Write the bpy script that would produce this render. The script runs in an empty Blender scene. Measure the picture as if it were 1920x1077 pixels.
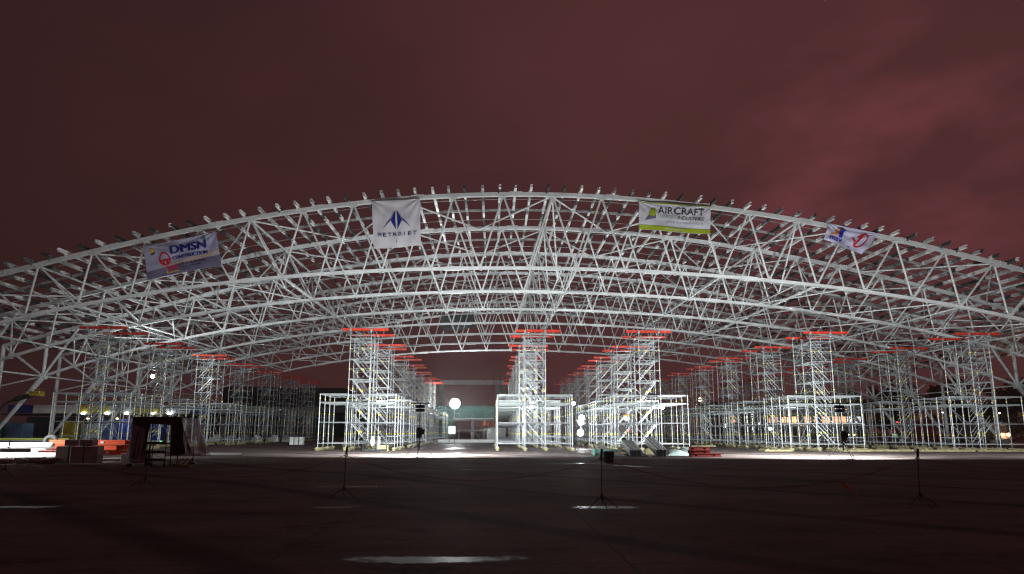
import bpy, bmesh, math, random
from mathutils import Vector, Matrix
random.seed(7)
HAZE = .0007
R = math.radians
sc = bpy.context.scene
col = sc.collection

# ---------------------------------------------------------------- materials
MATS = {}
def mat(name, base=(.5,.5,.5), rough=.5, metal=0.0, var=.15, scale=3.0, bump=0.0, bscale=None, emit=None, estr=0.0,
        alpha=None, spec=None, trans=None, rvar=0.0, coords='Object', stretch=(1,1,1)):
    m = bpy.data.materials.new(name); m.use_nodes = True
    nt = m.node_tree; b = nt.nodes['Principled BSDF']
    b.inputs['Roughness'].default_value = rough
    b.inputs['Metallic'].default_value = metal
    if spec is not None: b.inputs['Specular IOR Level'].default_value = spec
    tc = nt.nodes.new('ShaderNodeTexCoord'); mp = nt.nodes.new('ShaderNodeMapping')
    mp.inputs['Scale'].default_value = stretch
    nt.links.new(tc.outputs[coords], mp.inputs['Vector'])
    n = nt.nodes.new('ShaderNodeTexNoise'); n.inputs['Scale'].default_value = scale
    n.inputs['Detail'].default_value = 5; n.inputs['Roughness'].default_value = .6
    nt.links.new(mp.outputs[0], n.inputs['Vector'])
    cr = nt.nodes.new('ShaderNodeValToRGB')
    cr.color_ramp.elements[0].position = .3; cr.color_ramp.elements[1].position = .7
    cr.color_ramp.elements[0].color = tuple(c*(1-var) for c in base)+(1,)
    cr.color_ramp.elements[1].color = tuple(min(1,c*(1+var)) for c in base)+(1,)
    nt.links.new(n.outputs['Fac'], cr.inputs[0])
    nt.links.new(cr.outputs[0], b.inputs['Base Color'])
    if rvar:
        mr = nt.nodes.new('ShaderNodeMapRange')
        mr.inputs['To Min'].default_value = max(.03, rough-rvar); mr.inputs['To Max'].default_value = min(1, rough+rvar)
        mr.inputs['From Min'].default_value = .3; mr.inputs['From Max'].default_value = .7
        nt.links.new(n.outputs['Fac'], mr.inputs['Value']); nt.links.new(mr.outputs[0], b.inputs['Roughness'])
    if bump:
        n2 = nt.nodes.new('ShaderNodeTexNoise'); n2.inputs['Scale'].default_value = bscale or scale*6
        n2.inputs['Detail'].default_value = 4
        nt.links.new(mp.outputs[0], n2.inputs['Vector'])
        bp = nt.nodes.new('ShaderNodeBump'); bp.inputs['Strength'].default_value = bump
        bp.inputs['Distance'].default_value = .05
        nt.links.new(n2.outputs['Fac'], bp.inputs['Height']); nt.links.new(bp.outputs[0], b.inputs['Normal'])
    if emit:
        b.inputs['Emission Color'].default_value = emit+(1,); b.inputs['Emission Strength'].default_value = estr
        m.cycles.emission_sampling = 'NONE'
    if alpha is not None: b.inputs['Alpha'].default_value = alpha
    if trans is not None: b.inputs['Transmission Weight'].default_value = trans
    MATS[name] = m
    return m

white_steel = mat('white_steel', (.60,.63,.63), .40, .0, .16, .7, bump=.15, rvar=.1)
galv_steel = mat('galvanised_steel', (.50,.54,.53), .38, .55, .22, 2.5, rvar=.12)
scaf_steel = mat('scaffold_steel', (.275,.295,.31), .40, .3, .25, 3.0, rvar=.12)
yellow_tag = mat('yellow_coupler', (.75,.62,.05), .5, 0, .15, 4)
deck_steel = mat('deck_steel', (.22,.25,.24), .5, .3, .25, 4.0, rvar=.1)
red_paint = mat('red_beam_paint', (.40,.026,.011), .45, 0, .35, 2.5)
timber = mat('timber_pad', (.20,.18,.09), .7, 0, .35, 4.0, bump=.3)
dark_steel = mat('dark_steel', (.03,.03,.032), .5, .3, .3, 5)
black_rubber = mat('black_plastic', (.02,.02,.022), .5, 0, .3, 5)
rope_red = mat('red_rope', (.20,.02,.02), .8, 0, .3, 20)
post_mat = mat('barrier_post_paint', (.06,.016,.018), .6, 0, .4, 8)
concrete_m = mat('block_concrete', (.30,.27,.26), .85, 0, .25, 2.5, bump=.4)
dark_conc = mat('dark_concrete', (.17,.17,.16), .9, 0, .35, .5, bump=.3, bscale=4)
facade_dark = mat('dark_facade', (.025,.026,.028), .8, 0, .3, .4)
lamp_glow = mat('floodlight_glow', (.9,.95,1), .4, 0, 0, 1, emit=(.90,.97,1.0), estr=60)
lamp_small = mat('small_lamp_glow', (.9,.95,1), .4, 0, 0, 1, emit=(.85,.97,.95), estr=9)
lamp_warm = mat('warm_lamp_glow', (.9,.7,.4), .4, 0, 0, 1, emit=(1,.62,.27), estr=14)
lamp_blue = mat('blue_lamp_glow', (.2,.3,1), .4, 0, 0, 1, emit=(.06,.14,1), estr=4)
lamp_green = mat('green_lamp_glow', (.1,1,.3), .4, 0, 0, 1, emit=(.03,.8,.2), estr=3)
lamp_red = mat('red_lamp_glow', (1,.2,.1), .4, 0, 0, 1, emit=(1,.07,.03), estr=3)
window_glow = mat('lit_window', (.9,.7,.5), .4, 0, .1, 1, emit=(1,.50,.24), estr=1.5)
window_dark = mat('dark_window', (.03,.03,.035), .15, 0, .1, 1)
white_glow = mat('lit_sign_white', (.8,.8,.8), .4, 0, 0, 1, emit=(.8,.85,1), estr=1.8)
teal_p = mat('teal_paint', (.02,.27,.24), .5, 0, .2, 1.5)
blue_p = mat('blue_paint', (.018,.04,.25), .5, 0, .2, 1.5)
navy_cloth = mat('navy_cloth', (.02,.03,.10), .8, 0, .3, 6)
grey_p = mat('grey_paint', (.28,.29,.29), .55, 0, .2, 1.5)
white_p = mat('white_paint', (.74,.76,.75), .45, 0, .1, 1.5)
yellow_p = mat('yellow_paint', (.34,.26,.02), .5, 0, .2, 1.5)
orange_p = mat('orange_paint', (.85,.10,.025), .45, 0, .12, 2.0)
orange_c = mat('orange_canvas', (.65,.15,.03), .7, 0, .2, 2.0)
hiviz = mat('pale_green_vest', (.35,.65,.45), .8, 0, .15, 6)
skin_m = mat('skin', (.35,.20,.13), .6, 0, .1, 8)
trouser_m = mat('dark_trousers', (.02,.022,.03), .85, 0, .2, 8)
steel_sheet = mat('steel_decking', (.18,.185,.185), .42, .45, .2, 2.0, stretch=(8,.6,1), rvar=.1)
tarp_grey = mat('grey_green_tarp', (.30,.38,.37), .5, 0, .2, 1.5, bump=.3)
green_crate = mat('green_crate', (.10,.22,.19), .6, 0, .2, 3)
tent_cloth = mat('dark_purple_tarp', (.045,.02,.035), .55, 0, .3, 2.5, bump=.5, bscale=5)
foliage = mat('foliage', (.035,.055,.025), .8, 0, .5, .8)
bark = mat('bark', (.08,.06,.05), .9, 0, .3, 3)
tyre_m = mat('tyre_rubber', (.035,.035,.035), .8, 0, .2, 6)
rubble_m = mat('rubble', (.16,.12,.11), .9, 0, .4, 3, bump=.6)
truck_p = mat('truck_paint', (.12,.10,.09), .4, 0, .2, 2)
glass_m = mat('glass_dark', (.02,.02,.025), .08, 0, .1, 1)

def plastic_sheet():
    m = mat('clear_plastic_sheet', (.36,.37,.46), .18, 0, .1, 3, bump=1.0, bscale=5)
    b = m.node_tree.nodes['Principled BSDF']; b.inputs['Alpha'].default_value = .62
    b.inputs['Specular IOR Level'].default_value = 1.0
    return m
plastic = plastic_sheet()
def net_mat(name, c, a):
    m = mat(name, c, .8, 0, .25, 2.0)
    m.node_tree.nodes['Principled BSDF'].inputs['Alpha'].default_value = a
    return m
green_net = net_mat('green_safety_net', (.045,.14,.12), .55)

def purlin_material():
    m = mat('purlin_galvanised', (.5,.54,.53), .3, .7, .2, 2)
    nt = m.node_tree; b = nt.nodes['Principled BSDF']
    # random dull and bright steps along each purlin, bright ones are painted lamp glints
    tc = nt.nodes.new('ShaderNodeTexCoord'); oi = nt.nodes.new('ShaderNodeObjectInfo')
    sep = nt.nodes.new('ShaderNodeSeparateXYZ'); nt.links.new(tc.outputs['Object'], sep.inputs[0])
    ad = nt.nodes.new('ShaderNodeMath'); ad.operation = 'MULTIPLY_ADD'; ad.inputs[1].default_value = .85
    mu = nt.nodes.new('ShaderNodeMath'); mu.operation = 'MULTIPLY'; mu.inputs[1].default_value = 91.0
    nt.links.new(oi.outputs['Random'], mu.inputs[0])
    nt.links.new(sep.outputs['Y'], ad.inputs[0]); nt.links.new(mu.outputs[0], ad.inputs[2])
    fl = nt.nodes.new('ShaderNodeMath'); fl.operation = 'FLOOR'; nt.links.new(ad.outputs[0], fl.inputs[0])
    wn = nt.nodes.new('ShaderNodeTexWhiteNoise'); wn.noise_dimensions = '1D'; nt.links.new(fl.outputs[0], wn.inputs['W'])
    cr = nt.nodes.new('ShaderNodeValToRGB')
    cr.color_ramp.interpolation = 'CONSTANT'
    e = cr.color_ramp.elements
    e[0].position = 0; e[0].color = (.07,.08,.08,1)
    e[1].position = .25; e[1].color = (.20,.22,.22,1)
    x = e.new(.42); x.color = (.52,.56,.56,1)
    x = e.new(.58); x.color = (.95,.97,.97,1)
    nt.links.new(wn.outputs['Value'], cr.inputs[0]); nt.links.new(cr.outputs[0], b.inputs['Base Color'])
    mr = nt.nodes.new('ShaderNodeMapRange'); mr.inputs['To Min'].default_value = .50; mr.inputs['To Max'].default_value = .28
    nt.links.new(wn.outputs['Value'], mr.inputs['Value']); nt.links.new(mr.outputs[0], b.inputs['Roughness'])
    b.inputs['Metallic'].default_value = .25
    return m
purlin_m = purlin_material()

# ---------------------------------------------------------------- mesh builder
class MB:
    def __init__(s): s.v = []; s.f = []; s.m = []; s.smooth = []
    def add(s, vs, fs, mi=0, sm=False):
        o = len(s.v); s.v += [tuple(v) for v in vs]
        for f in fs: s.f.append([i+o for i in f]); s.m.append(mi); s.smooth.append(sm)
    def tube(s, p, q, r, n=6, mi=0, r2=None, cap=True):
        p = Vector(p); q = Vector(q); d = (q-p)
        if d.length < 1e-6: return
        d.normalize(); a = Vector((0,0,1)) if abs(d.z) < .9 else Vector((1,0,0))
        u = d.cross(a).normalized(); w = d.cross(u); r2 = r if r2 is None else r2
        vs = []
        for c, rr in ((p, r), (q, r2)):
            for i in range(n):
                t = 2*math.pi*i/n; vs.append(c+u*math.cos(t)*rr+w*math.sin(t)*rr)
        fs = [[i, (i+1)%n, n+(i+1)%n, n+i] for i in range(n)]
        s.add(vs, fs, mi, n > 5)
        if cap: s.add(vs, [list(range(n))[::-1], list(range(n, 2*n))], mi)
    def path(s, pts, r, n=6, mi=0):
        for a, b in zip(pts[:-1], pts[1:]): s.tube(a, b, r, n, mi)
    def box(s, c, sz, mi=0, rz=0.0, rot=None):
        x, y, z = sz[0]/2, sz[1]/2, sz[2]/2
        M = rot if rot is not None else Matrix.Rotation(rz, 3, 'Z')
        vs = [Vector(c)+M@Vector((i*x, j*y, k*z)) for k in (-1,1) for (i,j) in ((-1,-1),(1,-1),(1,1),(-1,1))]
        s.add(vs, [[3,2,1,0],[4,5,6,7],[0,1,5,4],[1,2,6,5],[2,3,7,6],[3,0,4,7]], mi)
    def bar(s, p, q, w, h, mi=0):
        """rectangular bar from p to q, w across, h in height"""
        p = Vector(p); q = Vector(q); d = (q-p).normalized()
        a = Vector((0,0,1)) if abs(d.z) < .95 else Vector((0,1,0))
        u = d.cross(a).normalized()*(w/2); v = u.cross(d).normalized()*(h/2)
        vs = [p-u-v, p+u-v, p+u+v, p-u+v, q-u-v, q+u-v, q+u+v, q-u+v]
        s.add(vs, [[3,2,1,0],[4,5,6,7],[0,1,5,4],[1,2,6,5],[2,3,7,6],[3,0,4,7]], mi)
    def sweep(s, pts, w, h, mi=0):
        """box section swept along a polyline lying in an XZ plane"""
        pts = [Vector(p) for p in pts]; vs = []
        for i, p in enumerate(pts):
            t = (pts[min(i+1, len(pts)-1)]-pts[max(i-1, 0)]).normalized()
            nrm = Vector((-t.z, 0, t.x))*(h/2); y = Vector((0, w/2, 0))
            vs += [p-y-nrm, p+y-nrm, p+y+nrm, p-y+nrm]
        fs = []
        for i in range(len(pts)-1):
            a = 4*i; b = a+4
            for k in range(4): fs.append([a+k, a+(k+1)%4, b+(k+1)%4, b+k])
        n = len(vs); fs += [[3,2,1,0], [n-4,n-3,n-2,n-1]]
        s.add(vs, fs, mi)
    def sphere(s, c, r, mi=0, n=8, m=6, sz=(1,1,1)):
        vs = []; c = Vector(c)
        for j in range(m+1):
            ph = math.pi*j/m
            for i in range(n):
                t = 2*math.pi*i/n
                vs.append(c+Vector((r*sz[0]*math.sin(ph)*math.cos(t), r*sz[1]*math.sin(ph)*math.sin(t), r*sz[2]*math.cos(ph))))
        fs = [[j*n+i, j*n+(i+1)%n, (j+1)*n+(i+1)%n, (j+1)*n+i] for j in range(m) for i in range(n)]
        s.add(vs, fs, mi, True)
    def torus(s, c, R0, r, axis='Y', n=16, m=6, mi=0):
        vs = []; c = Vector(c)
        for i in range(n):
            t = 2*math.pi*i/n
            for j in range(m):
                p = 2*math.pi*j/m; rr = R0+r*math.cos(p); h = r*math.sin(p)
                v = {'Y': (rr*math.cos(t), h, rr*math.sin(t)), 'X': (h, rr*math.cos(t), rr*math.sin(t)), 'Z': (rr*math.cos(t), rr*math.sin(t), h)}[axis]
                vs.append(c+Vector(v))
        s.add(vs, [[i*m+j, ((i+1)%n)*m+j, ((i+1)%n)*m+(j+1)%m, i*m+(j+1)%m] for i in range(n) for j in range(m)], mi, True)
    def mesh(s, name, mats):
        me = bpy.data.meshes.new(name); me.from_pydata(s.v, [], s.f)
        for m in (mats if isinstance(mats, (list, tuple)) else [mats]): me.materials.append(m)
        me.polygons.foreach_set('material_index', s.m); me.polygons.foreach_set('use_smooth', s.smooth)
        me.update(); return me
    def build(s, name, mats, parent=None, loc=(0,0,0), rz=0):
        o = bpy.data.objects.new(name, s.mesh(name, mats)); col.objects.link(o)
        o.location = loc; o.rotation_euler = (0,0,rz)
        if parent: o.parent = parent
        return o

def tag(o, label=None, cat=None, group=None, kind=None):
    if label: o['label'] = label
    if cat: o['category'] = cat
    if group: o['group'] = group
    if kind: o['kind'] = kind
    return o
def empty(name, loc, label=None, cat=None, group=None, rz=0):
    o = bpy.data.objects.new(name, None); col.objects.link(o); o.location = loc; o.rotation_euler = (0,0,rz)
    o.empty_display_size = .3
    return tag(o, label, cat, group)
def copy_tree(o, loc, label, depth=0):
    c = o.copy(); col.objects.link(c); c.location = loc; c.rotation_euler = (0,0,0); c['label'] = label
    for ch in CH[o.name]:
        d = ch.copy(); col.objects.link(d); d.parent = c
        for g in CH.get(ch.name, []):
            e = g.copy(); col.objects.link(e); e.parent = d
    return c
CH = {}
def kids(root):
    CH[root.name] = [o for o in bpy.data.objects if o.parent == root]
    for o in CH[root.name]: CH[o.name] = [x for x in bpy.data.objects if x.parent == o]

# ---------------------------------------------------------------- camera
F, YAW, PITCH, ROLL = 1167.40, .0304, .1613, .0023
cy_, sy_, cp_, sp_ = math.cos(YAW), math.sin(YAW), math.cos(PITCH), math.sin(PITCH)
fwd = Vector((sy_*cp_, cy_*cp_, sp_)); rt = Vector((cy_, -sy_, 0)); up = rt.cross(fwd)
cr_, sr_ = math.cos(ROLL), math.sin(ROLL)
rt, up = cr_*rt+sr_*up, -sr_*rt+cr_*up
cam = bpy.data.cameras.new('camera'); co = bpy.data.objects.new('camera', cam); col.objects.link(co)
M = Matrix((rt, up, -fwd)).transposed().to_4x4(); M.translation = Vector((0,0,1.6)); co.matrix_world = M
cam.sensor_width = 36; cam.lens = 36*F/1920; cam.shift_y = (619.5-538.5)/1920
cam.clip_start = .1; cam.clip_end = 3000
sc.camera = co

# ---------------------------------------------------------------- night sky
w = bpy.data.worlds.new("World"); sc.world = w; w.use_nodes = True
nt = w.node_tree; bg = nt.nodes['Background']
tc = nt.nodes.new('ShaderNodeTexCoord'); mp = nt.nodes.new('ShaderNodeMapping'); mp.inputs['Scale'].default_value = (1.3,1.3,2.6)
mp.inputs['Rotation'].default_value = (0, R(14), 0)
nt.links.new(tc.outputs['Generated'], mp.inputs['Vector'])
n1 = nt.nodes.new('ShaderNodeTexNoise'); n1.inputs['Scale'].default_value = 2.2; n1.inputs['Detail'].default_value = 6; n1.inputs['Roughness'].default_value = .45
nt.links.new(mp.outputs[0], n1.inputs['Vector'])
cr = nt.nodes.new('ShaderNodeValToRGB'); e = cr.color_ramp.elements
e[0].position = .25; e[0].color = (.056,.0190,.0200,1); e[1].position = .80; e[1].color = (.086,.0260,.0285,1)
x = e.new(.5); x.color = (.075,.0230,.0240,1)
nt.links.new(n1.outputs['Fac'], cr.inputs[0])
# town glow on the clouds: stronger towards +X, weaker towards -X
sep = nt.nodes.new('ShaderNodeSeparateXYZ'); nt.links.new(tc.outputs['Generated'], sep.inputs[0])
mr = nt.nodes.new('ShaderNodeMapRange'); mr.inputs['From Min'].default_value = -.62; mr.inputs['From Max'].default_value = .12
mr.inputs['To Min'].default_value = .44; mr.inputs['To Max'].default_value = .96
nt.links.new(sep.outputs['X'], mr.inputs['Value'])
mx = nt.nodes.new('ShaderNodeVectorMath'); mx.operation = 'SCALE'
nt.links.new(cr.outputs[0], mx.inputs[0]); nt.links.new(mr.outputs[0], mx.inputs['Scale'])
# one brighter, pinker break in the cloud, low over the right of the roof
gd = Vector((.53, .78, .33)).normalized()
dt = nt.nodes.new('ShaderNodeVectorMath'); dt.operation = 'DOT_PRODUCT'; dt.inputs[1].default_value = gd
nrm = nt.nodes.new('ShaderNodeVectorMath'); nrm.operation = 'NORMALIZE'; nt.links.new(tc.outputs['Generated'], nrm.inputs[0]); nt.links.new(nrm.outputs[0], dt.inputs[0])
g1 = nt.nodes.new('ShaderNodeMapRange'); g1.interpolation_type = 'SMOOTHSTEP'; g1.inputs['From Min'].default_value = .965; g1.inputs['From Max'].default_value = .999
nt.links.new(dt.outputs['Value'], g1.inputs['Value'])
n4 = nt.nodes.new('ShaderNodeTexNoise'); n4.inputs['Scale'].default_value = 4.6; n4.inputs['Detail'].default_value = 4; nt.links.new(mp.outputs[0], n4.inputs['Vector'])
g2 = nt.nodes.new('ShaderNodeMapRange'); g2.inputs['From Min'].default_value = .44; g2.inputs['From Max'].default_value = .80; nt.links.new(n4.outputs['Fac'], g2.inputs['Value'])
g3 = nt.nodes.new('ShaderNodeMath'); g3.operation = 'MULTIPLY'; nt.links.new(g1.outputs[0], g3.inputs[0]); nt.links.new(g2.outputs[0], g3.inputs[1])
gl = nt.nodes.new('ShaderNodeVectorMath'); gl.operation = 'SCALE'; gl.inputs[0].default_value = (.085,.018,.026); nt.links.new(g3.outputs[0], gl.inputs['Scale'])
sm = nt.nodes.new('ShaderNodeVectorMath'); sm.operation = 'ADD'; nt.links.new(mx.outputs[0], sm.inputs[0]); nt.links.new(gl.outputs[0], sm.inputs[1]); mx = sm
ax = nt.nodes.new('ShaderNodeVectorMath'); ax.operation = 'ADD'; ax.inputs[1].default_value = (-.0012,.0020,.0018); nt.links.new(mx.outputs[0], ax.inputs[0])
nt.links.new(ax.outputs[0], bg.inputs['Color']); bg.inputs['Strength'].default_value = 1.06
sc.view_settings.view_transform = 'Standard'; sc.view_settings.look = 'None'; sc.view_settings.exposure = 0; sc.view_settings.gamma = 1

# ---------------------------------------------------------------- ground
def ground_material():
    m = bpy.data.materials.new('apron_concrete'); m.use_nodes = True
    nt = m.node_tree; b = nt.nodes['Principled BSDF']; L = nt.links.new
    tc = nt.nodes.new('ShaderNodeTexCoord')
    def noise(scale, detail=6, stretch=(1,1,1), rough=.6):
        mp = nt.nodes.new('ShaderNodeMapping'); mp.inputs['Scale'].default_value = stretch; L(tc.outputs['Object'], mp.inputs[0])
        n = nt.nodes.new('ShaderNodeTexNoise'); n.inputs['Scale'].default_value = scale; n.inputs['Detail'].default_value = detail
        n.inputs['Roughness'].default_value = rough; L(mp.outputs[0], n.inputs['Vector']); return n
    a = noise(.16, 8, (1,2.2,1)); cr = nt.nodes.new('ShaderNodeValToRGB'); e = cr.color_ramp.elements
    e[0].position = .32; e[0].color = (.088,.070,.066,1); e[1].position = .66; e[1].color = (.19,.155,.148,1)
    L(a.outputs['Fac'], cr.inputs[0])
    f = noise(9, 4); cf = nt.nodes.new('ShaderNodeMapRange'); cf.inputs['To Min'].default_value = .62; cf.inputs['To Max'].default_value = 1.38; cf.inputs['From Min'].default_value = .3; cf.inputs['From Max'].default_value = .7
    f2 = noise(.9, 6, (.35,2.2,1), .7); fm = nt.nodes.new('ShaderNodeMath'); fm.operation = 'MULTIPLY_ADD'; fm.inputs[1].default_value = .5
    fh = nt.nodes.new('ShaderNodeMath'); fh.operation = 'MULTIPLY'; fh.inputs[1].default_value = .5
    L(f2.outputs['Fac'], fh.inputs[0]); L(f.outputs['Fac'], fm.inputs[0]); L(fh.outputs[0], fm.inputs[2]); L(fm.outputs[0], cf.inputs['Value'])
    mu = nt.nodes.new('ShaderNodeVectorMath'); mu.operation = 'SCALE'; L(cr.outputs[0], mu.inputs[0]); L(cf.outputs[0], mu.inputs['Scale'])
    st = noise(.55, 7, (1,1.6,1), .68); sr = nt.nodes.new('ShaderNodeMapRange'); sr.inputs['From Min'].default_value = .54; sr.inputs['From Max'].default_value = .66
    sr.inputs['To Min'].default_value = 1.0; sr.inputs['To Max'].default_value = .40; L(st.outputs['Fac'], sr.inputs['Value'])
    m2 = nt.nodes.new('ShaderNodeVectorMath'); m2.operation = 'SCALE'; L(mu.outputs[0], m2.inputs[0]); L(sr.outputs[0], m2.inputs['Scale'])
    # tyre marks: long faint bands
    wv = nt.nodes.new('ShaderNodeTexWave'); wv.inputs['Scale'].default_value = .09; wv.inputs['Distortion'].default_value = 6; wv.inputs['Detail'].default_value = 2; wv.inputs['Detail Scale'].default_value = .25
    wv.bands_direction = 'DIAGONAL'; L(tc.outputs['Object'], wv.inputs['Vector'])
    wr2 = nt.nodes.new('ShaderNodeMapRange'); wr2.inputs['From Min'].default_value = .93; wr2.inputs['From Max'].default_value = .99; wr2.inputs['To Min'].default_value = 1; wr2.inputs['To Max'].default_value = .5; L(wv.outputs['Fac'], wr2.inputs['Value'])
    m3 = nt.nodes.new('ShaderNodeVectorMath'); m3.operation = 'SCALE'; L(m2.outputs[0], m3.inputs[0]); L(wr2.outputs[0], m3.inputs['Scale']); mu = m3
    # slab joints every 4.45 m, with a thin tar filling
    sep = nt.nodes.new('ShaderNodeSeparateXYZ'); L(tc.outputs['Object'], sep.inputs[0])
    prev = None
    for ax, off in (('X', 2.78), ('Y', .95)):
        ad = nt.nodes.new('ShaderNodeMath'); ad.operation = 'ADD'; ad.inputs[1].default_value = off+445; L(sep.outputs[ax], ad.inputs[0])
        md = nt.nodes.new('ShaderNodeMath'); md.operation = 'MODULO'; md.inputs[1].default_value = 4.45; L(ad.outputs[0], md.inputs[0])
        lt = nt.nodes.new('ShaderNodeMath'); lt.operation = 'LESS_THAN'; lt.inputs[1].default_value = .035; L(md.outputs[0], lt.inputs[0])
        if prev is None: prev = lt
        else:
            mxn = nt.nodes.new('ShaderNodeMath'); mxn.operation = 'MAXIMUM'; L(prev.outputs[0], mxn.inputs[0]); L(lt.outputs[0], mxn.inputs[1]); prev = mxn
    mix = nt.nodes.new('ShaderNodeMix'); mix.data_type = 'RGBA'; L(prev.outputs[0], mix.inputs['Factor'])
    L(mu.outputs[0], mix.inputs['A']); mix.inputs['B'].default_value = (.075,.07,.07,1)
    # wet film in patches
    wn = noise(.22, 5, (1,3.0,1), .55); wr = nt.nodes.new('ShaderNodeMapRange')
    wr.inputs['From Min'].default_value = .52; wr.inputs['From Max'].default_value = .60
    wr.inputs['To Min'].default_value = 0; wr.inputs['To Max'].default_value = 1
    L(wn.outputs['Fac'], wr.inputs['Value'])
    yr = nt.nodes.new('ShaderNodeMapRange'); yr.inputs['From Min'].default_value = 34; yr.inputs['From Max'].default_value = 46; yr.inputs['To Min'].default_value = .10; L(sep.outputs['Y'], yr.inputs['Value'])
    wt = nt.nodes.new('ShaderNodeMath'); wt.operation = 'MULTIPLY'; L(wr.outputs[0], wt.inputs[0]); L(yr.outputs[0], wt.inputs[1])
    dk = nt.nodes.new('ShaderNodeMix'); dk.data_type = 'RGBA'; L(wt.outputs[0], dk.inputs['Factor']); L(mix.outputs['Result'], dk.inputs['A'])
    sc_ = nt.nodes.new('ShaderNodeVectorMath'); sc_.operation = 'SCALE'; sc_.inputs['Scale'].default_value = .55; L(mix.outputs['Result'], sc_.inputs[0])
    L(sc_.outputs[0], dk.inputs['B']); L(dk.outputs['Result'], b.inputs['Base Color'])
    rr = nt.nodes.new('ShaderNodeMapRange'); rr.inputs['To Min'].default_value = .78; rr.inputs['To Max'].default_value = .34
    L(wt.outputs[0], rr.inputs['Value']); L(rr.outputs[0], b.inputs['Roughness'])
    b.inputs['Specular IOR Level'].default_value = .06
    bn = noise(14, 7, (1,1,1), .7); bp = nt.nodes.new('ShaderNodeBump'); bp.inputs['Strength'].default_value = .6; bp.inputs['Distance'].default_value = .02
    L(bn.outputs['Fac'], bp.inputs['Height']); L(bp.outputs[0], b.inputs['Normal'])
    return m
g = MB(); g.add([(-700,-60,0),(700,-60,0),(700,1200,0),(-700,1200,0)], [[0,1,2,3]])
tag(g.build('ground', ground_material()), kind='structure')

def puddle_material():
    m = bpy.data.materials.new('puddle_water'); m.use_nodes = True
    nt = m.node_tree; b = nt.nodes['Principled BSDF']; L = nt.links.new
    b.inputs['Base Color'].default_value = (.04,.032,.032,1); b.inputs['Specular IOR Level'].default_value = .34
    tc = nt.nodes.new('ShaderNodeTexCoord')
    n = nt.nodes.new('ShaderNodeTexNoise'); n.inputs['Scale'].default_value = 14; n.inputs['Detail'].default_value = 6
    L(tc.outputs['Object'], n.inputs['Vector'])
    mr = nt.nodes.new('ShaderNodeMapRange'); mr.inputs['To Min'].default_value = .20; mr.inputs['To Max'].default_value = .46; L(n.outputs['Fac'], mr.inputs['Value'])
    L(mr.outputs[0], b.inputs['Roughness'])
    bp = nt.nodes.new('ShaderNodeBump'); bp.inputs['Strength'].default_value = .5; bp.inputs['Distance'].default_value = .012
    n3 = nt.nodes.new('ShaderNodeTexNoise'); n3.inputs['Scale'].default_value = 22; n3.inputs['Detail'].default_value = 5; L(tc.outputs['Object'], n3.inputs['Vector'])
    L(n3.outputs['Fac'], bp.inputs['Height']); L(bp.outputs[0], b.inputs['Normal'])
    # the film thins out at the rim
    at_ = nt.nodes.new('ShaderNodeAttribute'); at_.attribute_name = 'depth'
    n5 = nt.nodes.new('ShaderNodeTexNoise'); n5.inputs['Scale'].default_value = 6; n5.inputs['Detail'].default_value = 6; L(tc.outputs['Object'], n5.inputs['Vector'])
    ad = nt.nodes.new('ShaderNodeMath'); ad.operation = 'MULTIPLY_ADD'; ad.inputs[1].default_value = 1.0; L(at_.outputs['Fac'], ad.inputs[0])
    sb = nt.nodes.new('ShaderNodeMath'); sb.operation = 'MULTIPLY_ADD'; sb.inputs[1].default_value = 1.1; sb.inputs[2].default_value = -.55; L(n5.outputs['Fac'], sb.inputs[0]); L(sb.outputs[0], ad.inputs[2])
    am = nt.nodes.new('ShaderNodeMapRange'); am.interpolation_type = 'SMOOTHSTEP'; am.inputs['From Min'].default_value = .0; am.inputs['From Max'].default_value = .45; L(ad.outputs[0], am.inputs['Value'])
    L(am.outputs[0], b.inputs['Alpha'])
    return m
pud_m = puddle_material()
def puddle(cx, cy, a, bfront, bback, seed, skew=0.0):
    rnd = random.Random(seed); n = 56; ph = [rnd.uniform(0, 6.28) for _ in range(6)]; vs = []
    for i in range(n):
        t = 2*math.pi*i/n; k = 1+.10*math.sin(3*t+ph[0])+.07*math.sin(5*t+ph[1])+.05*math.sin(9*t+ph[2])+.03*math.sin(16*t+ph[3])
        x = a*math.cos(t)*(1+.05*math.sin(7*t+ph[4])); s = math.sin(t)
        y = (bback*min(s, .55)/.55 if s > 0 else bfront*s)*(k if s < 0 else 1+.03*math.sin(11*t+ph[5]))
        vs.append((cx+x, cy+y+skew*x, .004))
    K = 7; rings = [[(cx+(x-cx)*(1-k/K), cy+(y-cy)*(1-k/K), .004) for x, y, z in vs] for k in range(K)]
    m = MB(); m.add([p for r_ in rings for p in r_]+[(cx, cy, .004)], [[k*n+i, k*n+(i+1)%n, (k+1)*n+(i+1)%n, (k+1)*n+i] for k in range(K-1) for i in range(n)]+[[(K-1)*n+i, (K-1)*n+(i+1)%n, K*n] for i in range(n)])
    o = m.build('puddle', pud_m); at_ = o.data.attributes.new('depth', 'FLOAT', 'POINT')
    at_.data.foreach_set('value', [k/K for k in range(K) for _ in range(n)]+[1.0]); tag(o, kind='structure')
puddle(-.72, 8.30, 1.32, .32, .17, 1)
puddle(-4.4, 18.75, 1.35, .12, .10, 2)
puddle(-1.0, 26.9, .42, .22, .2, 3)
puddle(4.3, 32.2, 2.3, .25, .20, 4)
puddle(6.2, 30.2, 1.25, .9, .8, 8, -1.1)
puddle(2.45, 13.75, .80, .40, .22, 5)
puddle(-9.9, 13.9, .95, .3, .25, 6)
puddle(-3.4, 13.75, .6, .08, .06, 7)
puddle(-2.9, 60.0, 2.2, 3.0, 2.5, 9)
puddle(8.6, 58.5, 1.0, 4.0, 3.0, 10)
puddle(21.5, 33.5, 1.6, .1, .1, 11)

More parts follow.
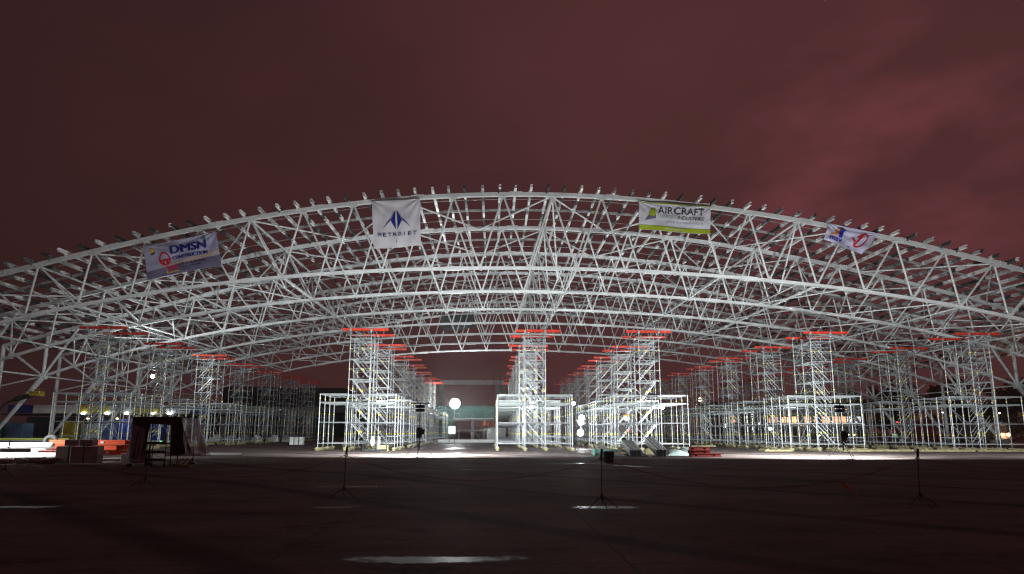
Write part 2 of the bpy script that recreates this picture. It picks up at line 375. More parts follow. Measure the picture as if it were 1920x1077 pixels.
# ---------------------------------------------------------------- arch trusses
TC = [-0.534716, 1.655465, 0.473241, -9.937747, 1.539023, 23.437606]
BC = [-0.120221, -1.043448, 0.83912, -5.00186, 0.670069, 16.379514]
def poly(c, x):
    r = 0
    for k in c: r = r*x+k
    return r
def prof(c, X, lo, hi):
    if X < lo: s = (poly(c,(lo+2)/50)-poly(c,lo/50))/2; return poly(c, lo/50)+s*(X-lo)
    if X > hi: s = (poly(c,hi/50)-poly(c,(hi-2)/50))/2; return poly(c, hi/50)+s*(X-hi)
    return poly(c, X/50)
zt = lambda X: prof(TC, X, -50, 60)
zb = lambda X: prof(BC, X, -54, 66)
Y1, BAY, NT = 55.39, 9.783, 7
XL, XR = -53.0, 64.7          # lower-chord end nodes
BL, BR = -58.0, 69.6          # support bases
topn = [(.83+4.62*i) for i in range(-11, 14)]
botn = [(3.2+4.46*i) for i in range(-12, 14)]
botn[0] = -50.2+.6

def make_truss():
    root = empty('arch_truss', (0, Y1, 0), 'frontmost white steel arch truss carrying the four hanging banners', 'truss', 'arch trusses of the hangar roof')
    # chords
    m = MB(); N = 70
    pts = [(x, 0, zt(x)) for x in [BL+(BR-BL)*i/N for i in range(N+1)]]
    m.sweep(pts, .34, .35)
    for i in range(-6, 8):        # bolted splice plates
        x = 2.0+9.1*i
        m.sweep([(x-.6, 0, zt(x-.6)+.03), (x+.6, 0, zt(x+.6)+.03)], .38, .41)
        m.tube((x, -.2, zt(x)+.30), (x, -.2, zt(x)-.30), .03, 5)
    for x in topn:
        if BL < x < BR: m.box((x, -.10, zt(x)-.27), (.42,.02,.26)); m.box((x, -.02, zt(x)-.215), (.8,.30,.03))
    m.build('top_chord', white_steel, root)
    m = MB(); pts = [(x, 0, zb(x)) for x in [XL+(XR-XL)*i/N for i in range(N+1)]]
    m.sweep(pts, .30, .26)
    for i in range(-5, 7):
        x = 3.2+9.1*i+2.2
        m.sweep([(x-.75, 0, zb(x-.75)-.02), (x+.75, 0, zb(x+.75)-.02)], .40, .33)
    for x in botn:
        if XL < x < XR: m.box((x, -.09, zb(x)+.21), (.40,.02,.22)); m.box((x+.1, -.05, zb(x)-.19), (.22,.30,.06))
    m.build('bottom_chord', white_steel, root)
    def web(p, q, r=.10, name='web_member'):
        m = MB(); p = Vector(p); q = Vector(q); d = (q-p).normalized()
        m.tube(p+d*.18, q-d*.18, r, 8)
        mid = p.lerp(q, .52); m.tube(mid-d*.07, mid+d*.07, r*1.35, 8)     # flange joint
        m.build(name, white_steel, root)
    T = lambda x: (x, 0, zt(x)); B = lambda x: (x, 0, zb(x))
    import bisect
    seq = sorted([(x, 't') for x in topn]+[(x, 'b') for x in botn])
    for (xa, ka), (xb, kb) in zip(seq[:-1], seq[1:]):
        if ka != kb: web(T(xa) if ka == 't' else B(xa), T(xb) if kb == 't' else B(xb), .092)
        else:
            web(T(xa) if ka == 't' else B(xa), B((xa+xb)/2) if ka == 't' else T((xa+xb)/2), .085)
    # end panels and supports
    for xn, xb_, sgn in ((XL, BL, -1), (XR, BR, 1)):
        web(B(xn), T(xn), .20, 'end_post')
        web(B(xn), T(xn-sgn*3.6), .15, 'end_brace')
        web(B(xn), T(xb_), .15, 'end_brace')
        m = MB(); p = Vector((xb_, 0, .75)); q = Vector(B(xn))
        m.tube(p, q, .16, 10, r2=.34); m.box(p+Vector((0,0,-.02)), (.7,.6,.25)); m.box(q, (.7,.5,.7))
        m.build('support_leg', white_steel, root)
        m = MB(); m.tube((xb_, 0, .8), (xb_, 0, zt(xb_)), .24, 10); m.tube((xb_,0,3.6),(xb_,0,3.75),.32,10)
        m.build('support_column', white_steel, root)
        web((xb_, 0, zb(xn)-1.2), B(xn), .10, 'strut')
        m = MB(); m.box((xb_, 0, .3), (1.5, 1.4, .6)); m.build('concrete_footing', dark_conc, root)
    return root
truss = make_truss(); kids(truss)
ordn = ['frontmost', 'second', 'third', 'fourth', 'fifth', 'sixth', 'rearmost']
for k in range(1, NT):
    copy_tree(truss, (0, Y1+BAY*k, 0), ('%s white steel arch truss from the front of the hangar roof' % ordn[k]) if k < NT-1 else
              'rearmost white steel arch truss, lowest in view, with a dark banner on it')

# longitudinal members between the trusses
YE = Y1+BAY*(NT-1)
def bnode(i): return XL if i <= -13 else XR if i >= 14 else 3.2+4.46*i
for i in (-13, -11, -9, -7, -5, -2, 1, 4, 6, 9, 11, 14):
    x = bnode(i); m = MB(); r = .15 if i in (-5, 6) else .095
    for k in range(NT-1):
        m.tube((x, Y1+BAY*k+.2, zb(x)), (x, Y1+BAY*(k+1)-.2, zb(x)), r, 8)
        for f in (.33, .66): m.tube((x, Y1+BAY*(k+f)-.05, zb(x)), (x, Y1+BAY*(k+f)+.05, zb(x)), r*1.4, 8)
    tag(m.build('tie_tube', white_steel), 'white tube tying the lower chords of the arch trusses from front to back', 'tie tube', 'tie tubes along the hangar roof')
for i in (-9, -5, 1, 6, 11):
    x = .83+4.62*i; xb_ = bnode(i)-2.2+.9
    fr = empty('cross_frame', (0,0,0), 'white X-braced frame standing between the arch trusses from front to back', 'bracing frame', 'cross frames between the trusses')
    m = MB(); m.tube((x, Y1, zt(x)-.15), (x, YE, zt(x)-.15), .11, 8); m.build('top_tube', white_steel, fr)
    for k in range(NT-1):
        ya, yb = Y1+BAY*k+.2, Y1+BAY*(k+1)-.2; ym = (ya+yb)/2
        m = MB(); m.tube((x, ya, zt(x)-.2), (xb_, ym, zb(xb_)+.2), .085, 6); m.tube((xb_, ym, zb(xb_)+.2), (x, yb, zt(x)-.2), .085, 6)
        m.tube((xb_, ya, zb(xb_)+.2), (xb_, yb, zb(xb_)+.2), .07, 6)
        m.build('diagonal', white_steel, fr)
for k in range(NT-1):      # zig-zag bracing in the roof plane
    m = MB(); ya, yb = Y1+BAY*k+.1, Y1+BAY*(k+1)-.1; xs = [-50.1+6.93*j for j in range(17)]
    for j in range(16):
        p = (xs[j], ya if j%2 == 0 else yb, zt(xs[j])-.12); q = (xs[j+1], yb if j%2 == 0 else ya, zt(xs[j+1])-.12)
        m.tube(p, q, .085, 6)
    tag(m.build('roof_brace', white_steel), 'white zigzag brace tubes in the roof plane between the %s two arch trusses' % ordn[k] if k == 0 else
        'white zigzag brace tubes in the roof plane behind the %s arch truss' % ordn[k], 'bracing', 'zigzag roof braces')
    for (x0, nseg, side) in ((-47.0, 6, 'far'), (28.5, 6, 'right')):
        m = MB()
        for j in range(nseg):
            xa, xb_ = x0+4.46*j, x0+4.46*(j+1)
            m.tube((xa, ya if j%2 else yb, zb(xa)+.1), (xb_, yb if j%2 else ya, zb(xb_)+.1), .07, 6)
        tag(m.build('lower_brace', white_steel), 'lower zigzag brace behind the %s arch truss %s' % (ordn[k], 'over the first scaffold row' if x0 < 0 else 'over the outermost row'), 'bracing', 'lower zigzag braces')
    # channel line and rod lines across the purlins, halfway along each bay
    m = MB(); y = (ya+yb)/2; N = 50
    m.sweep([(x, y, zt(x)+.28) for x in [-55+120*i/N for i in range(N+1)]], .10, .22)
    tag(m.build('bridging_channel', galv_steel), 'galvanised channel crossing under the purlins behind the %s arch truss' % ordn[k], 'bridging', 'bridging channels across the purlins')
    for f in (.2, .8):
        m = MB(); y = ya+(yb-ya)*f; m.sweep([(x, y, zt(x)+.3) for x in [-55+120*i/N for i in range(N+1)]], .05, .05)
        tag(m.build('sag_rod', galv_steel), 'thin galvanised rod line strung across the purlins behind the %s arch truss' % ordn[k], 'rod', 'sag rods across the purlins')

# purlins
def purlin_mesh():
    m = MB(); y0, y1 = -1.15, YE-Y1+1.2; h, wd = .29, .22
    m.box((0, (y0+y1)/2, .15), (.05, y1-y0, h))
    m.box((wd/2-.03, (y0+y1)/2, .28), (wd, y1-y0, .02)); m.box((wd/2-.03, (y0+y1)/2, .0), (wd, y1-y0, .02))
    for k in range(NT):
        y = BAY*k; m.box((.03, y+(.35 if k == 0 else 0), .14), (.12, 1.0 if k == 0 else 1.7, .30)); m.box((-.05, y, -.02), (.14, .22, .34))    # lap sleeve and cleat
        if k < NT-1:
            for f in (.27, .5, .74): m.box((.05, y+BAY*f, .14), (.24, .42, .26))
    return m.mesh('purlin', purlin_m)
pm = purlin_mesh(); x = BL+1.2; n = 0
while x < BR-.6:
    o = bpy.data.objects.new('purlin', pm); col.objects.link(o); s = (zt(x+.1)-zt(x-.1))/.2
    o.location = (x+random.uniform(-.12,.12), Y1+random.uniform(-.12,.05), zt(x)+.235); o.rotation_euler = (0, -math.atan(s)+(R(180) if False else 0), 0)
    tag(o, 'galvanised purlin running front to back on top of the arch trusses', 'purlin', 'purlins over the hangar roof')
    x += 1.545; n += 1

# ---------------------------------------------------------------- scaffold towers
COLX = [-3.22, -.88, .88, 3.15]; ROWY = [0, 1.62, 3.24, 4.86]
LV = [.58, 2.34, 3.96, 4.66]; UP = [5.95, 7.68, 9.45]
def make_tower(mx, first_label, yoff=0):
    s = -1 if mx else 1
    root = empty('scaffold_tower', (0,0,0), first_label, 'scaffold tower', 'scaffold towers under the hangar roof')
    r, rl = .041, .030
    tall = {}
    for ci, cx in enumerate(COLX):
        for ri, cyy in enumerate(ROWY):
            t = ci in (1, 2) and ri < 3; h = 9.9 if t else 4.74
            m = MB(); X = cx*s
            m.tube((X, cyy, .52), (X, cyy, h), r, 7)
            m.tube((X, cyy, .27), (X, cyy, .6), .028, 6); m.box((X, cyy, .255), (.18,.18,.02))
            for z in [1.32, 3.05, 4.3]+([5.2, 6.8, 8.55] if t else []):
                m.tube((X, cyy, z), (X, cyy, z+.09), r*1.35, 7, 1)
            for z in LV+(UP if t else []): m.tube((X, cyy, z-.05), (X, cyy, z+.05), r*1.7, 7)
            m.build('standard', [scaf_steel, yellow_tag], root)
    for cx in COLX:
        for ya in (0, 3.24):
            m = MB(); m.box((cx*s, ya+.8, .12), (.24, 2.3, .05)); m.box((cx*s, ya+.8, .06), (.10, 2.2, .08)); m.box((cx*s, ya+.8, .02), (.24, 2.3, .035))
            m.box((cx*s, ya+.8, .19), (.3, .9, .09))
            m.box((cx*s, ya-.05, .195), (.34,.30,.10)); m.box((cx*s, ya+1.62, .195), (.34,.30,.10))
            m.build('timber_pad', timber, root)
    for i, z in enumerate(LV):
        m = MB()
        for yy in ROWY:
            for a, b in zip(COLX[:-1], COLX[1:]):
                m.tube((a*s, yy, z), (b*s, yy, z), rl, 6)
        for cx in COLX:
            for a, b in zip(ROWY[:-1], ROWY[1:]): m.tube((cx*s, a, z), (cx*s, b, z), rl, 6)
        if i == 1:
            m.tube((COLX[2]*s, 0, 1.15), (COLX[3]*s, 0, 1.15), rl, 6)
            m.tube((COLX[2]*s, ROWY[1], 1.15), (COLX[3]*s, ROWY[1], 1.15), rl, 6)
        m.build('ledger_frame', scaf_steel, root)
    def planks(x0, x1, y0, y1, z, name='deck_platform'):
        m = MB(); n = max(1, int((y1-y0)/.32)); wv = (y1-y0)/n
        for i in range(n):
            yc = y0+wv*(i+.5); m.box(((x0+x1)/2*s, yc, z), (x1-x0-.06, wv-.03, .05))
            m.box(((x0+x1)/2*s, yc-wv/2+.03, z-.04), (x1-x0-.06, .02, .07))
        m.build(name, deck_steel, root)
    for a, b in ((COLX[0], COLX[1]), (COLX[2], COLX[3])):
        planks(a+.03, b-.03, .1, 4.8, LV[2]+.06); planks(a+.03, b-.03, .1, 1.5, LV[3]+.06)
    planks(COLX[1]+.03, COLX[2]-.03, 1.7, 4.8, LV[2]+.06)
    for z in UP:
        m = MB()
        for yy in ROWY[:3]:
            m.tube((COLX[1]*s, yy, z), (COLX[2]*s, yy, z), rl, 6); m.tube((COLX[1]*s, yy, z-.55 if z > 9 else z+.9), (COLX[2]*s, yy, z-.55 if z > 9 else z+.9), rl*.8, 6)
        for cx in COLX[1:3]:
            m.tube((cx*s, 0, z), (cx*s, 3.24, z), rl, 6); m.tube((cx*s, 0, z-.85), (cx*s, 3.24, z-.85), rl*.8, 6)
        m.build('ledger_frame', scaf_steel, root)
        planks(-.85, -.35, .1, 1.55, z+.06, 'stair_landing'); planks(-.82, .82, 1.75, 3.1, z+.06)
    zs = [.58, 2.34, 3.96, 5.95, 7.68, 9.45]
    for z0, z1 in zip(zs[:-1], zs[1:]):
        m = MB()
        for yy in (.45, 1.15):
            m.bar((.80*s, yy, z0+.05), (-.68*s, yy, z1), .03, .07)
            m.tube((.72*s, yy, z0+.95), (-.60*s, yy, z1+.72), .022, 5)
            m.tube((.72*s, yy, z0+.55), (-.60*s, yy, z1+.35), .016, 5, 0)
            mid = Vector((.06*s, yy, (z0+z1)/2+.1)); d = Vector((-1.48*s, 0, z1-z0)).normalized()
            m.tube(mid-d*.10, mid+d*.10, .05, 6, 1)
        for i in range(1, 8):
            f = i/8; m.box(((.80-1.48*f)*s, .8, z0+(z1-z0)*f), (.17, .66, .018))
        m.build('stair_flight', [scaf_steel, yellow_tag], root)
    for zi, (z0, z1) in enumerate(zip(zs[:-1], zs[1:])):
        for cx in COLX[1:3]:
            m = MB()
            if zi % 2: m.tube((cx*s, 1.62, z0), (cx*s, 3.24, z1), .026, 5)
            else: m.tube((cx*s, 3.24, z0), (cx*s, 1.62, z1), .026, 5)
            m.build('diagonal_brace', scaf_steel, root)
        m = MB(); m.tube((COLX[1]*s, 3.28, z0), (COLX[2]*s, 3.28, z1), .026, 5); m.build('diagonal_brace', scaf_steel, root)
    # fork heads and red twin beams on top
    for yy in (0, 3.24):
        bx = .35
        m = MB()
        for dy in (-.07, .07):
            m.box((bx, yy+dy, 10.24), (3.95, .04, .17)); m.box((bx, yy+dy, 10.325), (3.95, .09, .025)); m.box((bx, yy+dy, 10.155), (3.95, .09, .025))
        for q in (-1.6, -.5, .5, 1.6): m.box((bx+q, yy, 10.24), (.14,.10,.15))
        m.build('top_beam', red_paint, root)
        for cx in COLX[1:3]:
            m = MB(); m.tube((cx*s, yy, 9.8), (cx*s, yy, 10.08), .03, 6); m.box((cx*s, yy, 10.10), (.22,.28,.03))
            m.box((cx*s, yy-.16, 10.2), (.16,.015,.2)); m.box((cx*s, yy+.16, 10.2), (.16,.015,.2)); m.build('fork_head', scaf_steel, root)
    m = MB(); m.tube((COLX[1]*s-.3*s, -.08, 9.75), (COLX[2]*s+.3*s, -.08, 9.75), .04, 6); m.tube((COLX[1]*s-.3*s, 3.3, 9.62), (COLX[2]*s+.3*s, 3.3, 9.62), .04, 6)
    m.build('top_ledger', scaf_steel, root)
    kids(root); return root
ROWS = [(-33.5, 1, 'in the row under the purple-grey banner'), (-11.36, 0, 'in the row under the square white banner'),
        (3.65, 0, 'in the narrow centre row'), (13.5, 1, 'in the row behind the steel sheet stacks'),
        (28.65, 0, 'in the row behind the right floodlight'), (42.9, 1, 'in the outermost right row')]
protos = {}
YD = 53.3
for (X, mx, where) in ROWS:
    for k in range(7):
        lab = '%s grey scaffold tower with red top beams %s' % (['frontmost','second','third','fourth','fifth','sixth','rearmost'][k], where)
        loc = (X, YD+BAY*k, 0)
        if mx not in protos:
            protos[mx] = make_tower(mx, lab); protos[mx].location = loc
        else:
            t_ = copy_tree(protos[mx], (X+random.uniform(-.12,.12), YD+BAY*k+random.uniform(-.12,.12), 0), lab)
            t_.rotation_euler = (0, 0, R(random.uniform(-.7,.7)))
            for ch in t_.children:
                if ch.name.startswith('top_beam'): ch.location.x += random.uniform(-.45,.25); ch.rotation_euler.z = R(random.uniform(-1.2,1.2))

# ---------------------------------------------------------------- banners
BASEMATS = {}
def flat(name, c, rough=.45, var=.05):
    if name not in BASEMATS: BASEMATS[name] = mat(name, c, rough, 0, var, 2, spec=.3)
    return BASEMATS[name]
def banner_cloth(name, c):
    return mat(name, c, .42, 0, .06, .8, spec=.5)
def text_polys(txt, bold=False):
    cu = bpy.data.curves.new('lettering', 'FONT'); cu.body = txt; cu.resolution_u = 4
    o = bpy.data.objects.new('lettering', cu); col.objects.link(o)
    bpy.context.view_layer.update()
    dg = bpy.context.evaluated_depsgraph_get(); me = bpy.data.meshes.new_from_object(o.evaluated_get(dg))
    bpy.data.objects.remove(o); 
    bm = bmesh.new(); bm.from_mesh(me)
    bmesh.ops.triangulate(bm, faces=bm.faces[:])
    for _ in range(3):
        bmesh.ops.subdivide_edges(bm, edges=[e for e in bm.edges if e.calc_length() > .16], cuts=1)
        bmesh.ops.triangulate(bm, faces=bm.faces[:])
    vs = [v.co.copy() for v in bm.verts]; fs = [[v.index for v in f.verts] for f in bm.faces]; bm.free(); bpy.data.meshes.remove(me)
    x0 = min(v.x for v in vs); x1 = max(v.x for v in vs); y0 = min(v.y for v in vs); y1 = max(v.y for v in vs)
    return [((v.x-x0)/(x1-x0), (v.y-y0)/(y1-y0)) for v in vs], fs
class Banner:
    def __init__(s, corners, cloth, label, seed, amp=.10):
        # corners TL TR BR BL as (X, Z); u to the right, v upwards
        s.c = corners; s.amp = amp; rnd = random.Random(seed); s.ph = [rnd.uniform(0, 6.28) for _ in range(8)]
        s.root = empty('hanging_banner', (0, 54.98, 0), label, 'banner', 'banners hung on the frontmost truss')
        m = MB(); n = 64; g = [s.at(i/n, j/n) for j in range(n+1) for i in range(n+1)]
        g2 = [Vector(p)+Vector((0, .02, 0)) for p in g]
        fs = [[j*(n+1)+i, j*(n+1)+i+1, (j+1)*(n+1)+i+1, (j+1)*(n+1)+i] for j in range(n) for i in range(n)]
        m.add(g, fs, 0, True); m.add(g2, [f[::-1] for f in fs], 0, True)
        m.build('cloth', cloth, s.root)
        m = MB()
        for (u, v) in ((0,1), (1,1), (0,0), (1,0)):
            p = Vector(s.at(u, v)); m.tube(p, p+Vector(((u-.5)*.5, .15, .35 if v else -.5)), .012, 4)
        m.build('tie_cord', dark_steel, s.root)
    def wr(s, u, v):
        p = s.ph; a = s.amp
        r = .45*math.sin(9*u+5*v+p[0])+.3*math.sin(17*u-8*v+p[1])+.25*math.sin(5*u+15*v+p[2])
        # folds radiating from the upper corners
        t1 = math.atan2(1-v+.02, u+.02); t2 = math.atan2(1-v+.02, 1-u+.02)
        r += .5*math.sin(13*t1+p[3])*max(0, 1-math.hypot(u, 1-v)) + .5*math.sin(13*t2+p[4])*max(0, 1-math.hypot(1-u, 1-v))
        return r*a*.6
    def at(s, u, v, off=0.0):
        (tx,tz), (rx,rz_), (bx,bz), (lx,lz) = s.c
        sag = -.16*math.sin(math.pi*u)*v*(1-.3*v)*(s.amp*4) + .10*math.sin(math.pi*u*1.3+s.ph[5])*(1-v)
        x = (lx*(1-u)+bx*u)*(1-v)+(tx*(1-u)+rx*u)*v + .08*math.sin(6*v+s.ph[6])*(1-u if u < .5 else -u)*4*u*(1-u)
        z = (lz*(1-u)+bz*u)*(1-v)+(tz*(1-u)+rz_*u)*v + sag*.6
        return (x, s.wr(u, v)-off, z)
    def poly(s, pts, m, name='emblem', off=.035):
        """polygon given in (u, v), cut into small triangles so that it follows the cloth"""
        bm = bmesh.new(); vs = [bm.verts.new((u, v, 0)) for u, v in pts]; bm.faces.new(vs)
        bmesh.ops.triangulate(bm, faces=bm.faces[:])
        for _ in range(5):
            bmesh.ops.subdivide_edges(bm, edges=[e for e in bm.edges if e.calc_length() > .03], cuts=1)
            bmesh.ops.triangulate(bm, faces=bm.faces[:])
        bm.verts.index_update()
        mb = MB(); mb.add([s.at(v.co.x, v.co.y, off) for v in bm.verts], [[v.index for v in f.verts] for f in bm.faces]); bm.free()
        return mb, m, name
    def add(s, name, items):
        """items: list of (MB, material)"""
        mats = []; out = MB()
        for mb, m in items:
            if m not in mats: mats.append(m)
            out.add(mb.v, mb.f, mats.index(m))
        return out.build(name, mats, s.root)
    def P(s, pts, m, off=.05): return s.poly(pts, m, off=off)[:2]
    def text(s, txt, u0, v0, u1, v1, m, bold=False, shear=0.0, off=.075):
        vs, fs = text_polys(txt, bold); mb = MB()
        sw = (v1-v0)*.035; k = [(0, 0)]+([(sw*.7, .004), (-sw*.7, .008)] if bold else [])
        for dx, do in k: mb.add([s.at(u0+(u1-u0)*x+dx*(.6 if u1-u0 < .2 else 1), v0+(v1-v0)*y+shear*x, off+do) for x, y in vs], fs)
        return mb, m
    def ring(s, u, v, ru, rv, t, m, a0=0, a1=360, off=.06):
        n = 40; mb = MB(); vs = []
        for i in range(n+1):
            a = R(a0+(a1-a0)*i/n); vs += [s.at(u+ru*math.cos(a), v+rv*math.sin(a), off), s.at(u+ru*(1-t)*math.cos(a), v+rv*(1-t)*math.sin(a), off)]
        mb.add(vs, [[2*i, 2*i+2, 2*i+3, 2*i+1] for i in range(n)]); return mb, m
c_navy = flat('ink_navy', (.010,.016,.16)); c_dark = flat('ink_dark', (.035,.035,.05)); c_red = flat('ink_red', (.50,.02,.025)); c_green = flat('ink_green', (.28,.36,.02))
c_pink = flat('ink_crimson', (.55,.02,.08)); c_gold = flat('ink_gold', (.60,.36,.02)); c_grey = flat('ink_grey', (.30,.30,.34)); c_tan = flat('ink_tan', (.40,.31,.27)); c_plum = flat('ink_plum', (.13,.12,.20))
c_blue = flat('ink_blue', (.02,.03,.42)); c_or = flat('ink_orange', (.65,.22,.03)); c_white = flat('ink_white', (.75,.75,.78)); c_pale = flat('ink_pale_blue', (.36,.38,.52)); c_teal = flat('ink_teal', (.02,.10,.14)); c_lgreen = flat('ink_pale_green', (.40,.50,.38))
def winged(b, cu, cv, su, sv, m, off=.055):
    q = lambda pts: [(cu+su*x, cv+sv*y) for x, y in pts]
    out = []
    for k in (-1, 1):
        out.append(b.P(q([(k*.03,1), (k*.03,-1), (k*.36,-.02), (k*.08,.96)]), m, off))
        out.append(b.P(q([(k*.12,.98), (k*.40,-.02), (k*1.0,-.92), (k*.34,.30)]), m, off))
    return out
# square white banner
B = Banner([(-11.26,22.47),(-6.87,22.79),(-6.66,18.25),(-10.9,18.0)], banner_cloth('white_banner_cloth', (.56,.56,.60)),
           'square white banner with dark blue winged emblem hung on the frontmost truss', 11, .13)
B.add('emblem', winged(B, .50, .57, .30, .19, c_navy))
its = []
for i, ch in enumerate('METROJET'):
    u = .10+i*.107; its.append(B.text(ch, u, .235, u+(.072 if ch != 'J' else .035), .31, c_navy, True))
B.add('lettering', its)
# purple-grey banner at the far side
A = Banner([(-31.51,17.91),(-25.11,19.38),(-24.44,16.26),(-30.76,14.87)], banner_cloth('purple_grey_banner_cloth', (.33,.33,.47)),
           'purple-grey rectangular banner with red round emblem and dark blue letters', 5, .13)
A.add('printed_picture', [A.P([(.0,.0),(1,.0),(1,.33),(.6,.27),(.3,.30),(.0,.22)], c_plum, .028), A.P([(.10,.24),(.35,.36),(.62,.40),(.98,.48),(.98,.36),(.60,.27),(.3,.29)], c_tan, .033)])
A.add('lettering', [A.text('DMSN', .37, .60, .83, .84, c_navy, True), A.text('CONSTRUCTION', .37, .42, .84, .52, c_navy, True),
    A.text('AIRCRAFT', .18, .84, .47, .955, c_grey), A.text('ASIA PHILIPPINES', .43, .21, .80, .285, c_dark), A.text('FORMWORK SCAFFOLDING', .43, .13, .74, .18, c_dark), A.text('ENGINEERING', .43, .065, .60, .11, c_dark),
    A.text('PERI', .27, .13, .42, .26, c_pink, True)])
A.add('emblem', [A.ring(.265,.50,.077,.20,.22,c_red), A.P([(.20,.44),(.33,.44),(.33,.50),(.20,.50)], c_red, .042), A.P([(.225,.33),(.25,.33),(.25,.44),(.225,.44)], c_red, .042), A.P([(.275,.33),(.30,.33),(.30,.44),(.275,.44)], c_red, .042),
    A.P([(.255,.06),(.43,.07),(.43,.10),(.275,.09),(.275,.24),(.255,.24)], c_gold, .038),
    A.P([(.09,.74),(.15,.77),(.14,.90),(.11,.89)], c_gold, .038), A.P([(.08,.68),(.15,.73),(.15,.78),(.11,.76)], c_dark, .04)]+winged(A, .82, .88, .07, .08, c_teal))
# green-edged banner
C = Banner([(13.49,22.81),(20.26,22.44),(20.02,19.74),(13.41,20.07)], banner_cloth('white_green_banner_cloth', (.55,.56,.62)),
           'wide white banner with green edges and green and grey lettering', 8, .11)
C.add('green_edge', [C.P([(.0,.0),(.5,.0),(1,.0),(1,.15),(.5,.16),(0,.15)], c_green), C.P([(.01,.955),(.99,.955),(.99,.985),(.01,.985)], c_green)])
C.add('emblem', [C.P([(.13,.52),(.165,.72),(.21,.80),(.235,.80),(.235,.55),(.2,.50)], c_green), C.P([(.08,.33),(.235,.44),(.235,.80),(.215,.80),(.205,.50),(.12,.48)], c_plum, .04)])
C.add('lettering', [C.text('AIRCRAFT', .27, .61, .90, .86, c_dark), C.text('SUPPORT', .27, .44, .53, .56, c_lgreen), C.text('INDUSTRIES', .54, .44, .90, .56, c_dark),
    C.text('SUPPORT FROM THE GROUND UP', .37, .29, .90, .355, c_grey), C.text('www.asiglobal.net', .36, .045, .64, .11, c_white)])
# crumpled banner
D = Banner([(31.28,20.92),(36.03,19.99),(34.20,18.00),(30.74,19.30)], banner_cloth('crumpled_banner_cloth', (.50,.49,.66)),
           'small crumpled white banner with blue and orange tower emblem and red ring', 3, .17)
D.add('lettering', [D.text('msv', .10, .10, .40, .30, c_blue, True), D.text('HC', .60, .02, .68, .12, c_blue)])
D.add('emblem', [D.P([(.20,.86),(.30,.95),(.40,.82),(.30,.78)], c_dark, .042), D.P([(.20,.50),(.28,.50),(.28,.78),(.21,.84)], c_or, .04), D.P([(.28,.36),(.37,.36),(.36,.60),(.38,.82),(.28,.78)], c_blue, .04),
    D.P([(.08,.40),(.14,.52),(.25,.48),(.22,.44)], c_or, .038), D.ring(.77,.50,.12,.34,.20,c_red,-170,165), D.P([(.70,.28),(.74,.28),(.76,.80),(.70,.80)], c_red, .045), D.P([(.66,.36),(.70,.30),(.60,.58),(.57,.54)], c_red, .045)])
# dark banner at the back
o = MB(); n = 12; g0 = []
for j in range(n+1):
    for i in range(n+1):
        u, v = i/n, j/n; g0.append((-9.8+6.1*u+.2*(1-v), .12*math.sin(5*u+3*v), 19.8+.65*u+v*(2.8-.2*u)))
fs = [[j*(n+1)+i, j*(n+1)+i+1, (j+1)*(n+1)+i+1, (j+1)*(n+1)+i] for j in range(n) for i in range(n)]
o.add(g0, fs, 0, True); o.add([(x, y+.03, z) for x, y, z in g0], [f[::-1] for f in fs], 0, True)
tag(o.build('hanging_banner', facade_dark, None, (0, YE-.4, 0)), 'dark banner hanging on the rearmost truss below the roof', 'banner')

# ---------------------------------------------------------------- lamps
def area(loc, size, power, rot, sy=None, color=(.96,1,1), parent=None):
    l = bpy.data.lights.new('flood_light', 'AREA'); l.energy = power; l.size = size; l.color = color
    l.shape = 'RECTANGLE'; l.size_y = sy or size*.5
    o = bpy.data.objects.new('flood_light', l); col.objects.link(o); o.location = loc; o.rotation_euler = rot
    if parent: o.parent = parent
    return o
def point(loc, power, rad=.25, color=(.95,1,1), parent=None):
    l = bpy.data.lights.new('lamp_light', 'POINT'); l.energy = power; l.shadow_soft_size = rad; l.color = color
    o = bpy.data.objects.new('lamp_light', l); col.objects.link(o); o.location = loc
    if parent: o.parent = parent
    return o
def flood_stand(x, y, h, label, power, yaw=0, boxz=1.55, tilt=-22):
    root = empty('floodlight_stand', (x, y, 0), label, 'floodlight', 'tripod floodlights facing the hangar frame')
    m = MB(); m.tube((0,0,.9), (0,0,h), .03, 8); m.tube((0,0,.5),(0,0,1.3),.045,8); m.tube((0,0,1.2),(0,0,1.3),.07,8); m.build('mast', dark_steel, root)
    for k, a in enumerate((-90, 25, 155)):
        m = MB(); m.tube((0,0,1.0), (1.0*math.cos(R(a)), .9*math.sin(R(a)), .02), .022, 6)
        m.tube((0,0,.55), (.5*math.cos(R(a)), .45*math.sin(R(a)), .52), .012, 5)
        m.sphere((1.0*math.cos(R(a)), .9*math.sin(R(a)), .03), .05); m.build('leg', dark_steel, root)
    m = MB(); m.box((0, .02, h), (1.15, .06, .07)); m.build('crossbar', dark_steel, root)
    for q, zz in enumerate((h-.20, h-.44)):
        m = MB(); m.box((0, .10, zz), (.56, .16, .19)); m.box((0, .0, zz), (.36,.12,.13))
        for i in range(7): m.box((-.21+.07*i, -.05, zz), (.012,.10,.16))
        hd = m.build('lamp_head', black_rubber, root)
        m = MB(); m.box((0, .187, zz), (.50,.012,.155)); m.build('lens', lamp_glow, hd)
    m = MB(); m.box((0, -.05, boxz), (.34,.26,.56)); m.box((.02,-.20,boxz+.1), (.2,.05,.2)); m.box((-.02,-.05,boxz-.32), (.26,.2,.1)); m.box((.24,-.03,boxz+.02), (.14,.16,.32)); m.build('control_box', black_rubber, root)
    m = MB(); pts = [Vector((.1,0,boxz-.2)), Vector((.35,.1,.6)), Vector((.9,.5,.02)), Vector((2.0,.9,.015)), Vector((4.5,1.2,.015))]; m.path(pts, .012, 5); m.build('cable', black_rubber, root)
    area((0, .26, h-.32), .62, power, (R(90+tilt), 0, R(yaw)), .42, parent=root)
    return root
